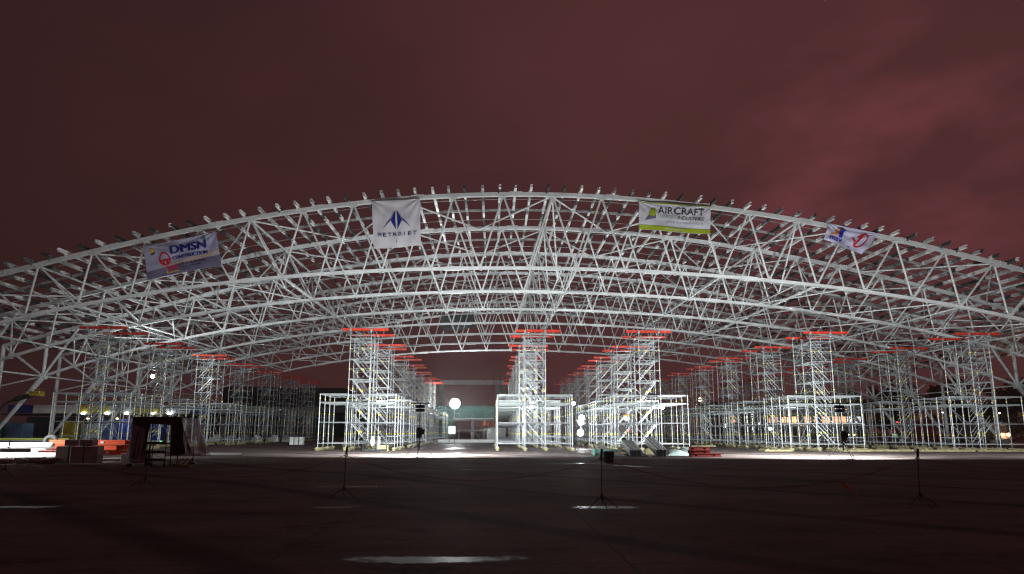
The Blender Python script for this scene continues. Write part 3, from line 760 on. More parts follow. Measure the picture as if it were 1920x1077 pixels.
flood_stand(-4.61, 40.0, 3.36, 'black tripod floodlight standing before the gap with the brightest lamp', 10500, 0)
flood_stand(21.45, 38.1, 3.36, 'black tripod floodlight standing before the fifth scaffold row', 10500, 0, boxz=1.4)
flood_stand(-26.4, 31.55, 3.36, 'black tripod floodlight beyond the pipe stacks lighting the first scaffold row', 2100, 0)

flood_stand(40.0, 36.5, 3.36, 'black tripod floodlight facing the outermost right scaffold row', 2400, -4)
def work_lamp(x, y, z, label, power, heads=((0,0),), size=.30, base=0.0, glow=lamp_glow, color=(.95,1,1), pt=None):
    root = empty('work_lamp', (x, y, base), label, 'work lamp', 'lit work lamps under the hangar roof')
    h = z-base; m = MB(); m.tube((0,.06,.4), (0,.06,h), .028, 7); m.build('mast', dark_steel, root)
    for a in (-90, 30, 150):
        m = MB(); m.tube((0,.06,.9), (.7*math.cos(R(a)), .06+.7*math.sin(R(a)), .02), .02, 5); m.build('leg', dark_steel, root)
    for (dx, dz) in heads:
        m = MB(); m.box((dx, .10+size*.3, h+dz), (size*.8, .12, size*.8)); hd = m.build('lamp_head', dark_steel, root)
        m = MB(); m.sphere((dx, 0, h+dz), size*.62, 0, 14, 10); m.build('lamp_globe', glow, hd)
    point((0, -.2-size*.62, h), pt or power*.05, .22, color, root)
    area((0, .35+size*.62, h+size*.5), .5, power*.45, (R(90+42), 0, 0), .5, color, root)
    return root
work_lamp(-6.32, 105, 6.2, 'brightest white work lamp, alone in the gap between second and centre tower rows', 6000, ((0,0),), 1.35, pt=2600)
work_lamp(3.75, 59.6, 4.1, 'white work lamp in the front scaffold tower of the narrow centre row', 1050, size=.46, pt=160)
work_lamp(-10.8, 60.0, 4.25, 'white work lamp at deck level in the tower under the square banner', 900, size=.42)
work_lamp(9.29, 72, 4.8, 'small white work lamp at the corner above the paired lamps', 1200, size=.36)
work_lamp(8.72, 62, 2.55, 'upper of the paired white work lamps between the scaffold rows', 1500, ((0,0),(.10,.40)), size=.46, pt=260)
work_lamp(8.58, 61.3, 1.5, 'lower of the paired white work lamps between the scaffold rows', 1000, size=.50)
work_lamp(16.6, 61, 4.05, 'white work lamp among the scaffold behind the steel sheet stacks', 1000, size=.42)
work_lamp(-35.5, 66, 7.2, 'white work lamp high inside the first scaffold row by the blue containers', 1800, size=.3)
work_lamp(33.0, 74, 2.0, 'white work lamp near the lit windows behind the fifth scaffold row', 1400, size=.3)

# ---------------------------------------------------------------- barrier posts and rope
def barrier(x, y, label, rz=0):
    root = empty('barrier_post', (x, y, 0), label, 'barrier post', 'barrier posts linked by a red rope', rz)
    m = MB(); m.tube((0,0,.10), (.01,0,1.20), .011, 8); m.build('pole', post_mat, root)
    m = MB(); m.tube((.01,0,1.06), (.025,0,1.24), .026, 8); m.torus((.01,0,1.03), .035, .010, 'Y', 12, 5); m.build('rope_holder', red_paint if False else post_mat, root)
    m = MB(); m.tube((0,0,.20),(0,0,.30), .032, 8); m.build('hub', dark_steel, root)
    root.rotation_euler.x = R(random.uniform(-1.5,1.5)); root.rotation_euler.y = R(random.uniform(-2.2,2.2))
    for a in (200, 340, 270):
        m = MB(); m.tube((0,0,.27), (.34*math.cos(R(a)), .34*math.sin(R(a)), .012), .010, 6); m.build('leg', dark_steel, root)
    return root
PO = [(-17.11,22.9), (-10.05,18.8), (-3.56,15.45), (2.33,13.55), (9.45,13.9), (17.0,15.0)]
LB = ['barrier post at the far end in front of the white beams', 'barrier post in front of the plastic-covered booth', 'barrier post in line with the scaffold under the square banner',
      'barrier post standing at the puddle before the steel sheet stacks', 'barrier post before the outermost scaffold row', 'barrier post at the picture edge']
for (x, y), l in list(zip(PO, LB))[:5]: barrier(x, y, 'thin dark red '+l, random.uniform(-.2,.2))
def rope(p, q, sag, label):
    m = MB(); n = 26; pts = []
    for i in range(n+1):
        t = i/n; v = Vector(p).lerp(Vector(q), t); v.z -= sag*4*t*(1-t); pts.append(v)
    m.path(pts, .0055, 5); return tag(m.build('barrier_rope', rope_red), label, 'rope', 'red barrier ropes')
names = ['red rope sagging between the two barrier posts before the booth', 'red rope sagging between the booth post and the square-banner post', 'red rope sagging in a long curve across the middle of the apron',
         'red rope sagging before the red beam stack', 'red rope running out of view past the last barrier post']
for (a, b), l, sg in zip(zip(PO[:-1], PO[1:]), names, (.6,.62,.52,.62,.3)):
    rope((a[0],a[1]-.02,1.03), (b[0],b[1]-.02,1.03), sg, l)
m = MB(); m.path([Vector((7.6,13.8,.52)), Vector((7.9,13.75,.42)), Vector((7.98,13.75,.30)), Vector((7.93,13.75,.16))], .009, 5); m.add([(7.62,13.78,.50),(7.68,13.78,.51),(7.86,13.77,.36),(7.80,13.77,.33)], [[0,1,2,3]])
tag(m.build('rope_end', orange_c), 'loose orange tag and rope end hanging before the last barrier post', 'rope end')

# ---------------------------------------------------------------- plastic-covered booth with trolley
def drape(p0, p1, p2, p3, nu, nv, amp, seed, mtl, name, parent, flare=0):
    """cloth panel TL, TR, BR, BL"""
    p0, p1, p2, p3 = map(Vector, (p0, p1, p2, p3)); rnd = random.Random(seed); ph = [rnd.uniform(0, 6.28) for _ in range(6)]
    nrm = (p1-p0).cross(p3-p0).normalized(); vs = []
    for j in range(nv+1):
        v = j/nv
        for i in range(nu+1):
            u = i/nu; b = p0.lerp(p1, u).lerp(p3.lerp(p2, u), v)
            k = amp*(.2+v)*(math.sin(11*u+ph[0]+2*v)+.6*math.sin(23*u+5*v+ph[1])+.4*math.sin(9*v+7*u+ph[2]))
            b = b+nrm*k+Vector((0,0,-.06*amp*10*math.sin(7*u+ph[3])*(v**3)))
            vs.append(b)
    m = MB(); m.add(vs, [[j*(nu+1)+i, j*(nu+1)+i+1, (j+1)*(nu+1)+i+1, (j+1)*(nu+1)+i] for j in range(nv) for i in range(nu)], 0, True)
    return m.build(name, mtl, parent)
bo = empty('covered_booth', (-16.3, 29.2, 0), 'dark tarp booth with shiny clear plastic sheet sides standing on the dark apron', 'booth')
W_, D_, H_ = 2.05, 1.5, 2.18
for (px, py) in ((0,0), (W_,0), (W_,D_), (0,D_)):
    m = MB(); m.tube((px,py,0), (px,py,H_), .025, 7); m.box((px,py,.06), (.26,.22,.12)); m.build('leg', dark_steel, bo)
m = MB(); m.tube((0,0,H_-.02),(W_,0,H_-.02),.022,6); m.tube((W_,0,H_-.02),(W_,D_,H_-.02),.022,6); m.tube((0,D_,H_-.02),(W_,D_,H_-.02),.022,6); m.tube((0,0,H_-.02),(0,D_,H_-.02),.022,6)
m.build('top_frame', dark_steel, bo)
m = MB(); n = 10; gv = []
for j in range(n+1):
    for i in range(n+1): gv.append((-.06+(W_+.12)*i/n, -.06+(D_+.12)*j/n, H_+.05-.05*math.sin(math.pi*i/n)*math.sin(math.pi*j/n)))
fs = [[j*(n+1)+i, j*(n+1)+i+1, (j+1)*(n+1)+i+1, (j+1)*(n+1)+i] for j in range(n) for i in range(n)]
m.add(gv, fs, 0, True); m.add([(x,y,z-.02) for x,y,z in gv], [f[::-1] for f in fs], 0, True)
m.build('roof_tarp', tent_cloth, bo)
drape((-.07,-.07,H_+.04), (W_+.05,-.07,H_+.04), (W_+.05,-.08,H_-.34), (-.07,-.08,H_-.25), 24, 6, .02, 1, tent_cloth, 'valance', bo)
drape((-.05,-.09,H_-.2), (.78,-.09,H_-.2), (.58,-.05,.42), (-.05,-.05,.35), 20, 22, .035, 2, tent_cloth, 'side_curtain', bo)
drape((-.08,-.12,H_-.25), (.55,-.12,H_-.5), (.62,-.10,.28), (-.10,-.10,.22), 22, 24, .04, 3, plastic, 'plastic_sheet', bo)
drape((-.09,D_,H_), (-.09,-.1,H_), (-.22,-.15,.42), (-.2,D_,.35), 18, 22, .05, 4, plastic, 'plastic_sheet', bo)
drape((W_-.38,-.06,H_-.25), (W_+.02,-.06,H_), (W_+.50,.3,.55), (W_-.32,-.05,.50), 16, 20, .03, 5, tent_cloth, 'side_curtain', bo)
drape((W_+.06,-.05,H_+.02), (W_+.10,D_,H_), (W_+.62,D_+.1,.42), (W_+.42,-.18,.60), 26, 28, .06, 6, plastic, 'plastic_sheet', bo)
drape((W_+.05,D_-.5,H_), (W_+.10,D_+.05,H_), (W_+.70,D_+.15,.40), (W_+.45,D_-.5,.50), 14, 26, .06, 9, plastic, 'plastic_sheet', bo)
tr = empty('red_trolley', (-15.15, 29.3, 0), 'dark red two-shelf work trolley with small green lamp under the booth', 'trolley')
for (px, py) in ((-.42,-.25), (.42,-.25), (.42,.25), (-.42,.25)):
    m = MB(); m.tube((px,py,.1), (px,py,1.05), .022, 6); m.build('leg', post_mat, tr)
    m = MB(); m.torus((px,py,.07), .055, .022, 'X', 12, 6); m.build('wheel', tyre_m, tr)
for z in (.28, .62, 1.02):
    m = MB(); m.box((0,0,z), (.9,.56,.05)); m.box((0,-.29,z+.04), (.9,.02,.1)); m.build('shelf', post_mat, tr)
m = MB(); m.tube((.42,-.2,1.0),(.66,-.2,1.15),.018,6); m.tube((.42,.2,1.0),(.66,.2,1.15),.018,6); m.tube((.66,-.2,1.15),(.66,.2,1.15),.018,6); m.build('handle', post_mat, tr)
m = MB(); m.sphere((.18,-.28,1.12), .03); m.build('indicator_lamp', lamp_green, tr)
m = MB(); m.tube((.22,0,1.05),(.22,0,1.38),.07,10); m.tube((.22,0,1.38),(.22,0,1.44),.10,10); tag(m.build('thermos', grey_p, None, (-15.15,29.3,0)), 'grey flask standing on the red trolley in the booth', 'flask')
m = MB()
for k in range(3): m.bar((-.25+.25*k,0,.03), (.0+.2*k,.25,.36), .05, .05)
m.box((.1,.1,.05), (.7,.4,.08)); tag(m.build('timber_scraps', timber, None, (-14.0,29.0,0)), 'small heap of wooden scraps beside the red trolley', 'scraps')

# ---------------------------------------------------------------- stacks on the left
def beam_i(m, p, q, h=.30, b=.22):
    p = Vector(p); q = Vector(q); m.bar(p+Vector((0,0,h/2)), q+Vector((0,0,h/2)), b, .035); m.bar(p-Vector((0,0,h/2)), q-Vector((0,0,h/2)), b, .035); m.bar(p, q, .05, h)
sx, sy = -23.6, 34.3
for j, (x0, x1, z, y) in enumerate([(0.2,4.1,.98,0), (.3,4.3,.98,.28), (.05,3.7,.70,-.02), (.2,4.5,.70,.30), (-.3,2.0,.44,-.05), (.4,4.2,.44,.32), (.1,4.6,.98,.62), (.1,4.4,.70,.64)]):
    m = MB(); m.box(((x0+x1)/2, 0, 0), (x1-x0, .24, .24)); m.box(((x0+x1)/2, -.125, .06), (x1-x0, .012, .03)); m.box(((x0+x1)/2, -.125, -.06), (x1-x0, .012, .03))
    for f in (.25, .7): m.box((x0+(x1-x0)*f, -.132, .0), (.16,.01,.12), 1)
    tag(m.build('orange_beam', [orange_p, white_p], None, (sx, sy+y, z)), 'bright orange steel beam in the stack beside the concrete blocks', 'beam', 'orange beams stacked on concrete blocks')
for j, (x0, x1, z, y, r_) in enumerate([(-7.5, .6, .82, -.5, .16), (-7.5, 2.2, .30, -.9, .17), (-7.5, 1.7, .34, -.3, .15)]):
    m = MB(); m.tube((x0,0,0), (x1,0,0), r_, 14); m.sphere((x1,0,0), r_, 0, 12, 6)
    tag(m.build('white_pipe', white_p, None, (sx, sy+y, z)), ['short upper white wrapped pipe lying level with the orange beams', 'long lower white wrapped pipe in front of the orange beams', 'white wrapped pipe lying between the two others under the orange beams'][j], 'pipe', 'white wrapped pipes')
m = MB(); m.tube((0,0,0), (4.2,0,0), .09, 10); tag(m.build('white_pipe', white_p, None, (-18.2, 36.0, .30)), 'short white pipe lying behind the booth', 'pipe')
m = MB(); m.tube((0,0,0), (4.6,0,0), .06, 8); tag(m.build('yellow_tube', flat('olive_paint', (.05,.055,.008)), None, (-29.5, 38.0, 1.1)), 'thin yellow tube behind the white pipes', 'tube')
for k in range(2):
    m = MB(); m.box((.6,0,.5),(.12,.3,1.0)); m.box((3.6,0,.5),(.12,.3,1.0)); m.box((2,0,1.0),(4.4,.15,.06))
    if k == 0: tag(m.build('trestle', dark_steel, None, (-29.5, 38.0, 0)), 'dark trestle carrying the thin yellow tube', 'trestle')
for j, (x, y, z, sx_, sz_) in enumerate([(-21.2,32.2,.42,.62,.84), (-20.5,32.2,.42,.62,.84), (-19.85,32.25,.42,.60,.84), (-20.9,32.3,1.0,.62,.30), (-20.2,32.3,1.0,.62,.30), (-18.6,33.6,.22,1.1,.44), (-17.9,33.0,.25,.7,.5)]):
    m = MB(); m.box((0,0,0), (sx_,.6,sz_), 0, .03*j)
    lab = ['first upright concrete block under the orange beams', 'middle upright concrete block under the orange beams', 'last upright concrete block under the orange beams', 'flat block on top of the first upright blocks', 'flat block on top of the last upright blocks', 'low wide concrete block behind the booth', 'low short concrete block nearest the booth'][j]
    o = m.build('concrete_block', concrete_m, None, (x,y,z)); bv = o.modifiers.new('Bevel', 'BEVEL'); bv.width = .03; bv.segments = 2
    tag(o, lab, 'concrete block', 'concrete blocks of the beam stack')
m = MB(); rnd = random.Random(4)
for k in range(90):
    x = rnd.uniform(-7.5, 3.0); a = rnd.uniform(0, 3.14)
    m.box((x, rnd.uniform(-.5,.5), rnd.uniform(.03,.28)*(1-.05*abs(x+2))), (rnd.uniform(.3,1.3), rnd.uniform(.06,.22), rnd.uniform(.05,.16)), 0, rot=Matrix.Rotation(a*.25, 3, 'Z')@Matrix.Rotation(rnd.uniform(-.2,.2), 3, 'Y'))
tag(m.build('debris_pile', rubble_m, None, (-24.2, 31.6, 0)), 'long low dark heap of mixed debris in front of the white pipes', 'debris', kind='stuff')
m = MB(); m.torus((0,0,.36), .30, .11, 'Y', 22, 10); tag(m.build('tyre', tyre_m, None, (-24.6, 36.0, .62)), 'grey tyre leaning behind the orange beam stack', 'tyre')
m = MB(); m.box((0,0,.31), (1.6,.8,.62)); tag(m.build('plinth_block', concrete_m, None, (-24.6, 36.1, 0)), 'concrete plinth under the grey tyre', 'concrete block')
m = MB(); m.box((0,0,.12), (6.5,.25,.24)); tag(m.build('sleeper', concrete_m, None, (-26.0, 34.2, 0)), 'long low sleeper under the white pipes', 'sleeper')
m = MB(); m.box((0,0,.2), (.3,1.4,.4)); tag(m.build('sleeper', concrete_m, None, (-22.9, 34.5, 0)), 'short crosswise sleeper under the orange beams', 'sleeper')

# ---------------------------------------------------------------- stacks in the middle
def sheet_stack(x, y, w_, L_, h_, rise, yaw, label, n=7):
    root = empty('steel_sheet_stack', (x, y, 0), label, 'steel sheet stack', 'stacks of ribbed steel decking', R(yaw))
    ang = math.asin(rise/L_); rot = Matrix.Rotation(ang, 3, 'X')
    for i in range(n):
        m = MB(); z = .03+h_*i/n; t = h_/n
        nr = 4; wv = w_/nr
        for r_ in range(nr):
            cx = -w_/2+wv*(r_+.5); c = rot@Vector((cx, L_/2, z+t*.4))
            m.box(c, (wv*.62, L_-.05*(i%3), t*.75), 0, rot=rot)
            c = rot@Vector((cx+wv*.4, L_/2, z+.012)); m.box(c, (wv*.5, L_-.05*(i%3), .012), 0, rot=rot)
        m.build('steel_sheet', steel_sheet, root)
    for yy in ((L_*.78),):
        m = MB(); hh = rise*yy/L_; m.box((0, yy, hh/2-.01), (w_*1.2, .25, max(.05, hh-.02))); m.build('timber_block', timber, root)
    return root
sheet_stack(9.22, 40.6, .80, 8.0, .42, .55, -8, 'wide stack of ribbed steel sheets rising to the rear, between narrow and flat stacks', 7)
sheet_stack(10.85, 40.4, .72, 6.5, .46, .75, -7, 'tall narrow stack of ribbed steel sheets nearest the red beams', 7)
sheet_stack(8.30, 40.3, .46, 6.5, .06, .60, 5, 'single pair of steel sheets leaning beside the green crate', 2)
sheet_stack(10.05, 40.2, .22, 5.0, .05, .5, 8, 'lone narrow steel sheet lying between the two tall stacks', 1)
def crate(x, y, sz, mtl, name, label, cat, rz=0):
    m = MB(); w_, d_, h_ = sz; n = 5
    m.box((0,0,.04), (w_,d_,.08)); 
    for i in range(n):
        z = .08+(h_-.08)*(i+.5)/n
        m.box((0,-d_/2,z), (w_,.04,(h_-.08)/n*.86)); m.box((0,d_/2,z), (w_,.04,(h_-.08)/n*.86)); m.box((-w_/2,0,z), (.04,d_,(h_-.08)/n*.86)); m.box((w_/2,0,z), (.04,d_,(h_-.08)/n*.86))
    for a in (-1,1):
        for b in (-1,1): m.box((a*w_/2,b*d_/2,h_/2), (.07,.07,h_))
    return tag(m.build(name, mtl, None, (x,y,0), rz), label, cat)
crate(7.75, 43.6, (1.5,1.1,.42), green_crate, 'green_crate', 'low green slatted crate beside the steel sheet stacks', 'crate')
m = MB(); m.tube((0,0,0),(0,0,.55),.26,14,0,.29); m.torus((0,0,.55),.29,.02,'Z',16,5); m.tube((-.2,-.1,.25),(.25,-.2,.27),.03,6)
tag(m.build('black_bin', black_rubber, None, (6.15, 33.4, 0)), 'black plastic bin alone on the dark apron before the sheet stacks', 'bin')
# grey-green tarpaulin heap
m = MB(); n = 24; vs = []; rnd = random.Random(3)
for j in range(n+1):
    for i in range(n+1):
        u, v = i/n, j/n; hgt = .62*(math.sin(math.pi*min(1,u*1.05))**.6)*(math.sin(math.pi*v)**.5 if 0 < v < 1 else 0)
        hgt *= .8+.25*math.sin(9*u+3*v)+.1*math.sin(21*u+7*v)
        vs.append((u*3.2+.1*math.sin(8*v), v*1.5, max(.01, hgt)))
m.add(vs, [[j*(n+1)+i, j*(n+1)+i+1, (j+1)*(n+1)+i+1, (j+1)*(n+1)+i] for j in range(n) for i in range(n)], 0, True)
tag(m.build('tarpaulin_heap', tarp_grey, None, (11.7, 42.6, 0)), 'grey-green tarpaulin heaped over goods between sheet stack and red beams', 'tarpaulin')
for (x, y, z, L_, rz) in [(0,0,.11,2.0,4), (0,.4,.11,2.0,2), (-.35,.1,.32,1.3,-3), (-.4,.45,.32,1.3,5), (-.35,.2,.53,1.35,3), (-.3,.5,.53,1.3,-2)]:
    m = MB(); beam_i(m, (-L_/2,0,0), (L_/2,0,0), .17, .18)
    for f in (-.3, .3): m.box((L_*f,0,0), (.03,.16,.15))
    tag(m.build('red_beam', flat('shaded_red_paint', (.12,.010,.007)), None, (13.9+x, 40.9+y, z), R(rz)), 'red steel beam in the stepped stack beside the grey tarpaulin', 'beam', 'red beams in the stepped stack');  # beam red darkened in the colour itself, for the shade on this stack
m = MB(); m.box((0,0,.03), (1.7,.16,.05)); tag(m.build('plank', timber, None, (13.8, 41.1, .66), .1), 'loose wooden plank across the red beam stack', 'plank')
# cage trolley with gas bottles
cg = empty('wire_cage', (-9.45, 51.6, 0), 'dark wire cage standing before the tower under the square white banner', 'cage')
for (px, py) in ((-.95,-.4), (.95,-.4), (.95,.4), (-.95,.4), (.2,-.4)):
    m = MB(); m.tube((px,py,0), (px,py,1.35), .022, 6); m.build('post', dark_steel, cg)
m = MB()
for z in (.15, 1.0, 1.35):
    for a, b in (((-.95,-.4),(.95,-.4)), ((.95,-.4),(.95,.4)), ((.95,.4),(-.95,.4)), ((-.95,.4),(-.95,-.4))): m.tube((*a,z), (*b,z), .018, 5)
for i in range(9): m.tube((-.95+.237*i,.4,.15), (-.95+.237*i,.4,1.35), .008, 4)
m.box((0,0,.1), (1.9,.8,.05)); m.build('wire_frame', dark_steel, cg)
m = MB(); m.tube((0,0,.13),(0,0,1.05),.16,12); m.sphere((0,0,1.05),.16); m.tube((0,0,1.15),(0,0,1.3),.03,6); tag(m.build('gas_bottle', grey_p, None, (-9.25,51.65,0)), 'grey gas bottle standing in the dark wire cage', 'gas bottle')
m = MB(); m.sphere((0,0,.75), .2, 0, 10, 8, (.9,.8,2.1)); tag(m.build('sack', flat('pale_sack', (.5,.52,.45), .9), None, (-9.7,51.4,.05)), 'pale sack slumped upright in the dark wire cage', 'sack')
crate(-8.75, 51.7, (.55,.5,.5), timber, 'small_crate', 'small wooden crate at the end of the wire cage', 'crate')
# low white barrier boards far back, drain pipes, small stacks
for (x, y, L_, z, lab) in [(-3.2, 93, 9.5, .35, 'long pale low barrier lying in the gap below the brightest lamp'), (-40.0, 88, 16, .2, 'long pale kerb board lying beyond the first scaffold row')]:
    m = MB(); m.box((0,0,z/2), (L_,.5,z)); m.box((0,-.2,z+.04), (L_,.1,.08)); 
    for i in range(int(L_/1.5)): m.box((-L_/2+.7+1.5*i,-.27,z/2), (.1,.06,z))
    tag(m.build('low_barrier', white_p, None, (x,y,0)), lab, 'barrier')
m = MB()
for i in range(3): m.box((.55*i,0,.45), (.42,.7,.9)); m.box((.55*i,-.36,.5),(.3,.04,.6))
tag(m.build('white_cabinets', white_p, None, (-23.8, 76, 0)), 'three small white cabinets side by side beyond the scaffold', 'cabinets')

for k in range(7):
    m = MB(); rnd = random.Random(60+k)
    m.box((0,0,.35), (1.3+rnd.uniform(-.3,.4), .9, .6), 0, rnd.uniform(-.3,.3)); m.sphere((0,0,.55), .55, 0, 10, 6, (1.1,.8,.75)); m.box((rnd.uniform(-.3,.3),-.1,.9), (.7,.5,.25), 0, rnd.uniform(-.5,.5))
    tag(m.build('wrapped_bundle', white_p if k % 3 else grey_p, None, (-41.5+2.0*k, 92+rnd.uniform(-1,1), 0)), 'low plastic-wrapped bundle in the line of bundles beyond the first scaffold row', 'bundle', 'wrapped bundles beyond the first scaffold row')
# timber mats along the right foot of the scaffold
for k, (x, y, L_, rz) in enumerate([(33.6,53.0,4.6,0), (38.6,52.6,4.6,-1), (43.6,52.6,4.6,1), (48.6,52.4,4.6,0), (24.0,52.5,2.4,2), (30.8,52.5,2.6,0)]):
    m = MB()
    for i in range(5): m.box((0, .26*i, .07), (L_, .2, .14))
    for f in (-.4, 0, .4): m.box((L_*f, .52, .18), (.2, 1.3, .08))
    tag(m.build('timber_mat', timber, None, (x,y,0), R(rz)), ['first timber mat after the fifth scaffold row', 'second timber mat after the fifth scaffold row', 'third timber mat before the outermost scaffold row', 'timber mat farthest out past the outermost scaffold row', 'short timber mat at the near corner of the fifth scaffold row', 'short timber mat at the far corner of the fifth scaffold row'][k], 'timber mat', 'timber mats at the scaffold feet')

# ---------------------------------------------------------------- people
def person(loc, rz, pose, top_m, label, helmet=orange_p):
    """skin-grown body; pose: dict of joints"""
    j = dict(pel=(0,0,.95), chest=(0,.0,1.30), neck=(0,.0,1.50), head=(0,.02,1.62), crown=(0,.02,1.74),
             hl=(-.10,0,.92), kl=(-.12,.03,.50), al=(-.13,-.02,.09), tl=(-.13,.13,.04), hr=(.10,0,.92), kr=(.12,.05,.50), ar=(.14,-.02,.09), tr=(.15,.13,.04),
             sl=(-.19,0,1.43), el=(-.25,.02,1.15), wl=(-.24,.14,.92), fl=(-.24,.20,.84), sr=(.19,0,1.43), er=(.25,.02,1.15), wr=(.25,.14,.92), fr=(.25,.20,.84))
    j.update(pose); k = list(j); idx = {n: i for i, n in enumerate(k)}
    E = [('pel','chest'),('chest','neck'),('neck','head'),('head','crown'),('pel','hl'),('hl','kl'),('kl','al'),('al','tl'),('pel','hr'),('hr','kr'),('kr','ar'),('ar','tr'),
         ('chest','sl'),('sl','el'),('el','wl'),('wl','fl'),('chest','sr'),('sr','er'),('er','wr'),('wr','fr')]
    rad = dict(pel=.15, chest=.165, neck=.06, head=.095, crown=.075, hl=.10, kl=.068, al=.045, tl=.04, hr=.10, kr=.068, ar=.045, tr=.04, sl=.07, el=.048, wl=.034, fl=.03, sr=.07, er=.048, wr=.034, fr=.03)
    me = bpy.data.meshes.new('person_body'); me.from_pydata([j[n] for n in k], [(idx[a], idx[b]) for a, b in E], [])
    o = bpy.data.objects.new('person', me); col.objects.link(o); sk = o.modifiers.new('Skin', 'SKIN')
    for n in k: me.skin_vertices[0].data[idx[n]].radius = (rad[n], rad[n]*(.8 if n in ('pel','chest') else 1))
    me.skin_vertices[0].data[0].use_root = True
    ss = o.modifiers.new('Subsurf', 'SUBSURF'); ss.levels = 1; ss.render_levels = 1
    bpy.context.view_layer.update(); dg = bpy.context.evaluated_depsgraph_get()
    nm = bpy.data.meshes.new_from_object(o.evaluated_get(dg)); o.modifiers.clear(); o.data = nm
    nm.materials.clear()
    for mm in (top_m, trouser_m, skin_m): nm.materials.append(mm)
    zn = j['neck'][2]; zp = j['pel'][2]
    for p in nm.polygons:
        c = p.center; p.use_smooth = True
        dh = min((Vector(c)-Vector(j[q])).length for q in ('fl','fr')); legd = min((Vector(c)-Vector(j[q])).length for q in ('kl','kr','al','ar','tl','tr','hl','hr'))
        chd = min((Vector(c)-Vector(j[q])).length for q in ('chest','sl','sr','el','er'))
        p.material_index = 2 if (dh < .09 or c[2] > zn+.01) else (1 if (legd < chd and c[2] < zp+.05) else 0)
    o.location = loc; o.rotation_euler = (0,0,rz)
    hx = j['crown']; m = MB(); m.sphere((hx[0], hx[1], hx[2]-.03), .125, 0, 12, 8, (1,1.15,.85)); m.tube((hx[0],hx[1]+.03,hx[2]-.05),(hx[0],hx[1]+.03,hx[2]-.035),.15,12); m.build('helmet', helmet, o)
    return tag(o, label, 'person', 'workers on the building site')
person((14.05, 64.2, 0), 2.6, {}, black_rubber, 'person in dark clothes with orange helmet standing behind the steel sheet stacks')
SIT = dict(pel=(0,0,.12), chest=(0,.05,.45), neck=(0,.06,.66), head=(0,.09,.78), crown=(0,.09,.90), hl=(-.1,.05,.12), kl=(-.14,.42,.20), al=(-.14,.50,-.22), tl=(-.14,.62,-.26), hr=(.1,.05,.12), kr=(.14,.42,.20), ar=(.14,.50,-.22), tr=(.14,.62,-.26),
           sl=(-.19,.05,.60), el=(-.24,.15,.36), wl=(-.16,.36,.30), fl=(-.12,.42,.28), sr=(.19,.05,.60), er=(.24,.15,.36), wr=(.16,.36,.30), fr=(.12,.42,.28))
person((13.3, 62.0, 2.42), 3.0, SIT, white_p, 'seated person in white top and orange helmet on the lower scaffold level')
person((15.0, 64.9, 9.6), 3.0, {'kl':(-.16,.2,.52),'el':(-.3,.12,1.2),'wl':(-.2,.35,1.15),'fl':(-.16,.42,1.15)}, navy_cloth, 'person in navy clothes working high on the second tower behind the sheet stacks', white_p)
person((43.2, 66.5, 0), 2.2, {}, hiviz, 'person in pale green top standing under the outermost scaffold row')

# ---------------------------------------------------------------- background
def building_mid():
    b = empty('concrete_building', (-56, 150, 0), 'unfinished grey concrete building with dark upper blocks beyond the first scaffold rows', 'building')
    m = MB(); m.box((0,0,6.4), (50,14,1.2)); m.build('floor_slab', dark_conc, b)
    m = MB(); m.box((0,6,3.0), (50,.4,5.8)); m.build('rear_wall', facade_dark, b)
    for i in range(11):
        m = MB(); m.box((-24+4.8*i,-6,2.9), (.9,.9,5.8)); m.build('column', dark_conc, b)
    for (x, w_, h_) in ((1.2, 13.9, 4.6), (16.3, 11.0, 4.4)):
        m = MB(); m.box((x,0,7.0+h_/2), (w_,10,h_)); ub = m.build('upper_block', facade_dark, b)
        for i in range(int(w_/2.6)):
            m = MB(); m.box((x-w_/2+1.5+2.6*i,-5.03,8.9), (1.5,.06,1.6)); m.build('window', window_dark, ub)
    m = MB(); m.box((-17,-6.5,2.0), (12,.3,4.0)); m.build('wall', dark_conc, b)
building_mid()
cf = empty('concrete_portal', (-5, 150, 0), 'bare concrete portal frame with a long top beam behind the brightest lamp', 'concrete frame')
m = MB(); m.box((0,0,13.2), (15.4,1.0,1.1)); m.build('top_beam', concrete_m, cf)
for x in (-7.4, -1.0, 6.2, 7.6):
    if x == -1.0: continue
    m = MB(); m.box((x,.2,6.3), (1.2,1.0,12.6)); m.build('column', dark_conc, cf)
for x in (5.2, 6.8): 
    m = MB(); m.tube((x,-1,12),(x,-1,15.5),.06,5); m.build('rebar', dark_steel, cf)
ns = empty('netted_scaffold', (-8.5, 118, 0), 'far scaffold draped with green safety netting beside the brightest lamp', 'scaffold')
for i in range(8):
    m = MB(); x = -5+2.4*i; m.tube((x,0,0),(x,0,6.3+.5*(i%2)),.05,6); m.tube((x,1.5,0),(x,1.5,6.2),.05,6); m.build('standard', scaf_steel, ns)
for z in (1.8, 3.7, 5.6):
    m = MB(); m.tube((-5,0,z),(11.8,0,z),.04,6); m.tube((-5,1.5,z),(11.8,1.5,z),.04,6); m.box((3.4,.75,z+.06),(16.6,1.3,.05)); m.build('walkway', deck_steel, ns)
drape((-5.4,-.1,6.4),(1.2,-.1,6.2),(1.4,-.12,.6),(-5.4,-.12,.5), 30, 10, .05, 12, green_net, 'safety_net', ns)
drape((1.4,-.1,6.4),(11.8,-.1,6.3),(11.8,-.12,3.9),(1.4,-.12,4.0), 30, 8, .05, 13, green_net, 'safety_net', ns)
fs_ = empty('frame_scaffold', (-1.5, 100, 0), 'small cross-braced frame scaffold in the gap before the green netting', 'scaffold')
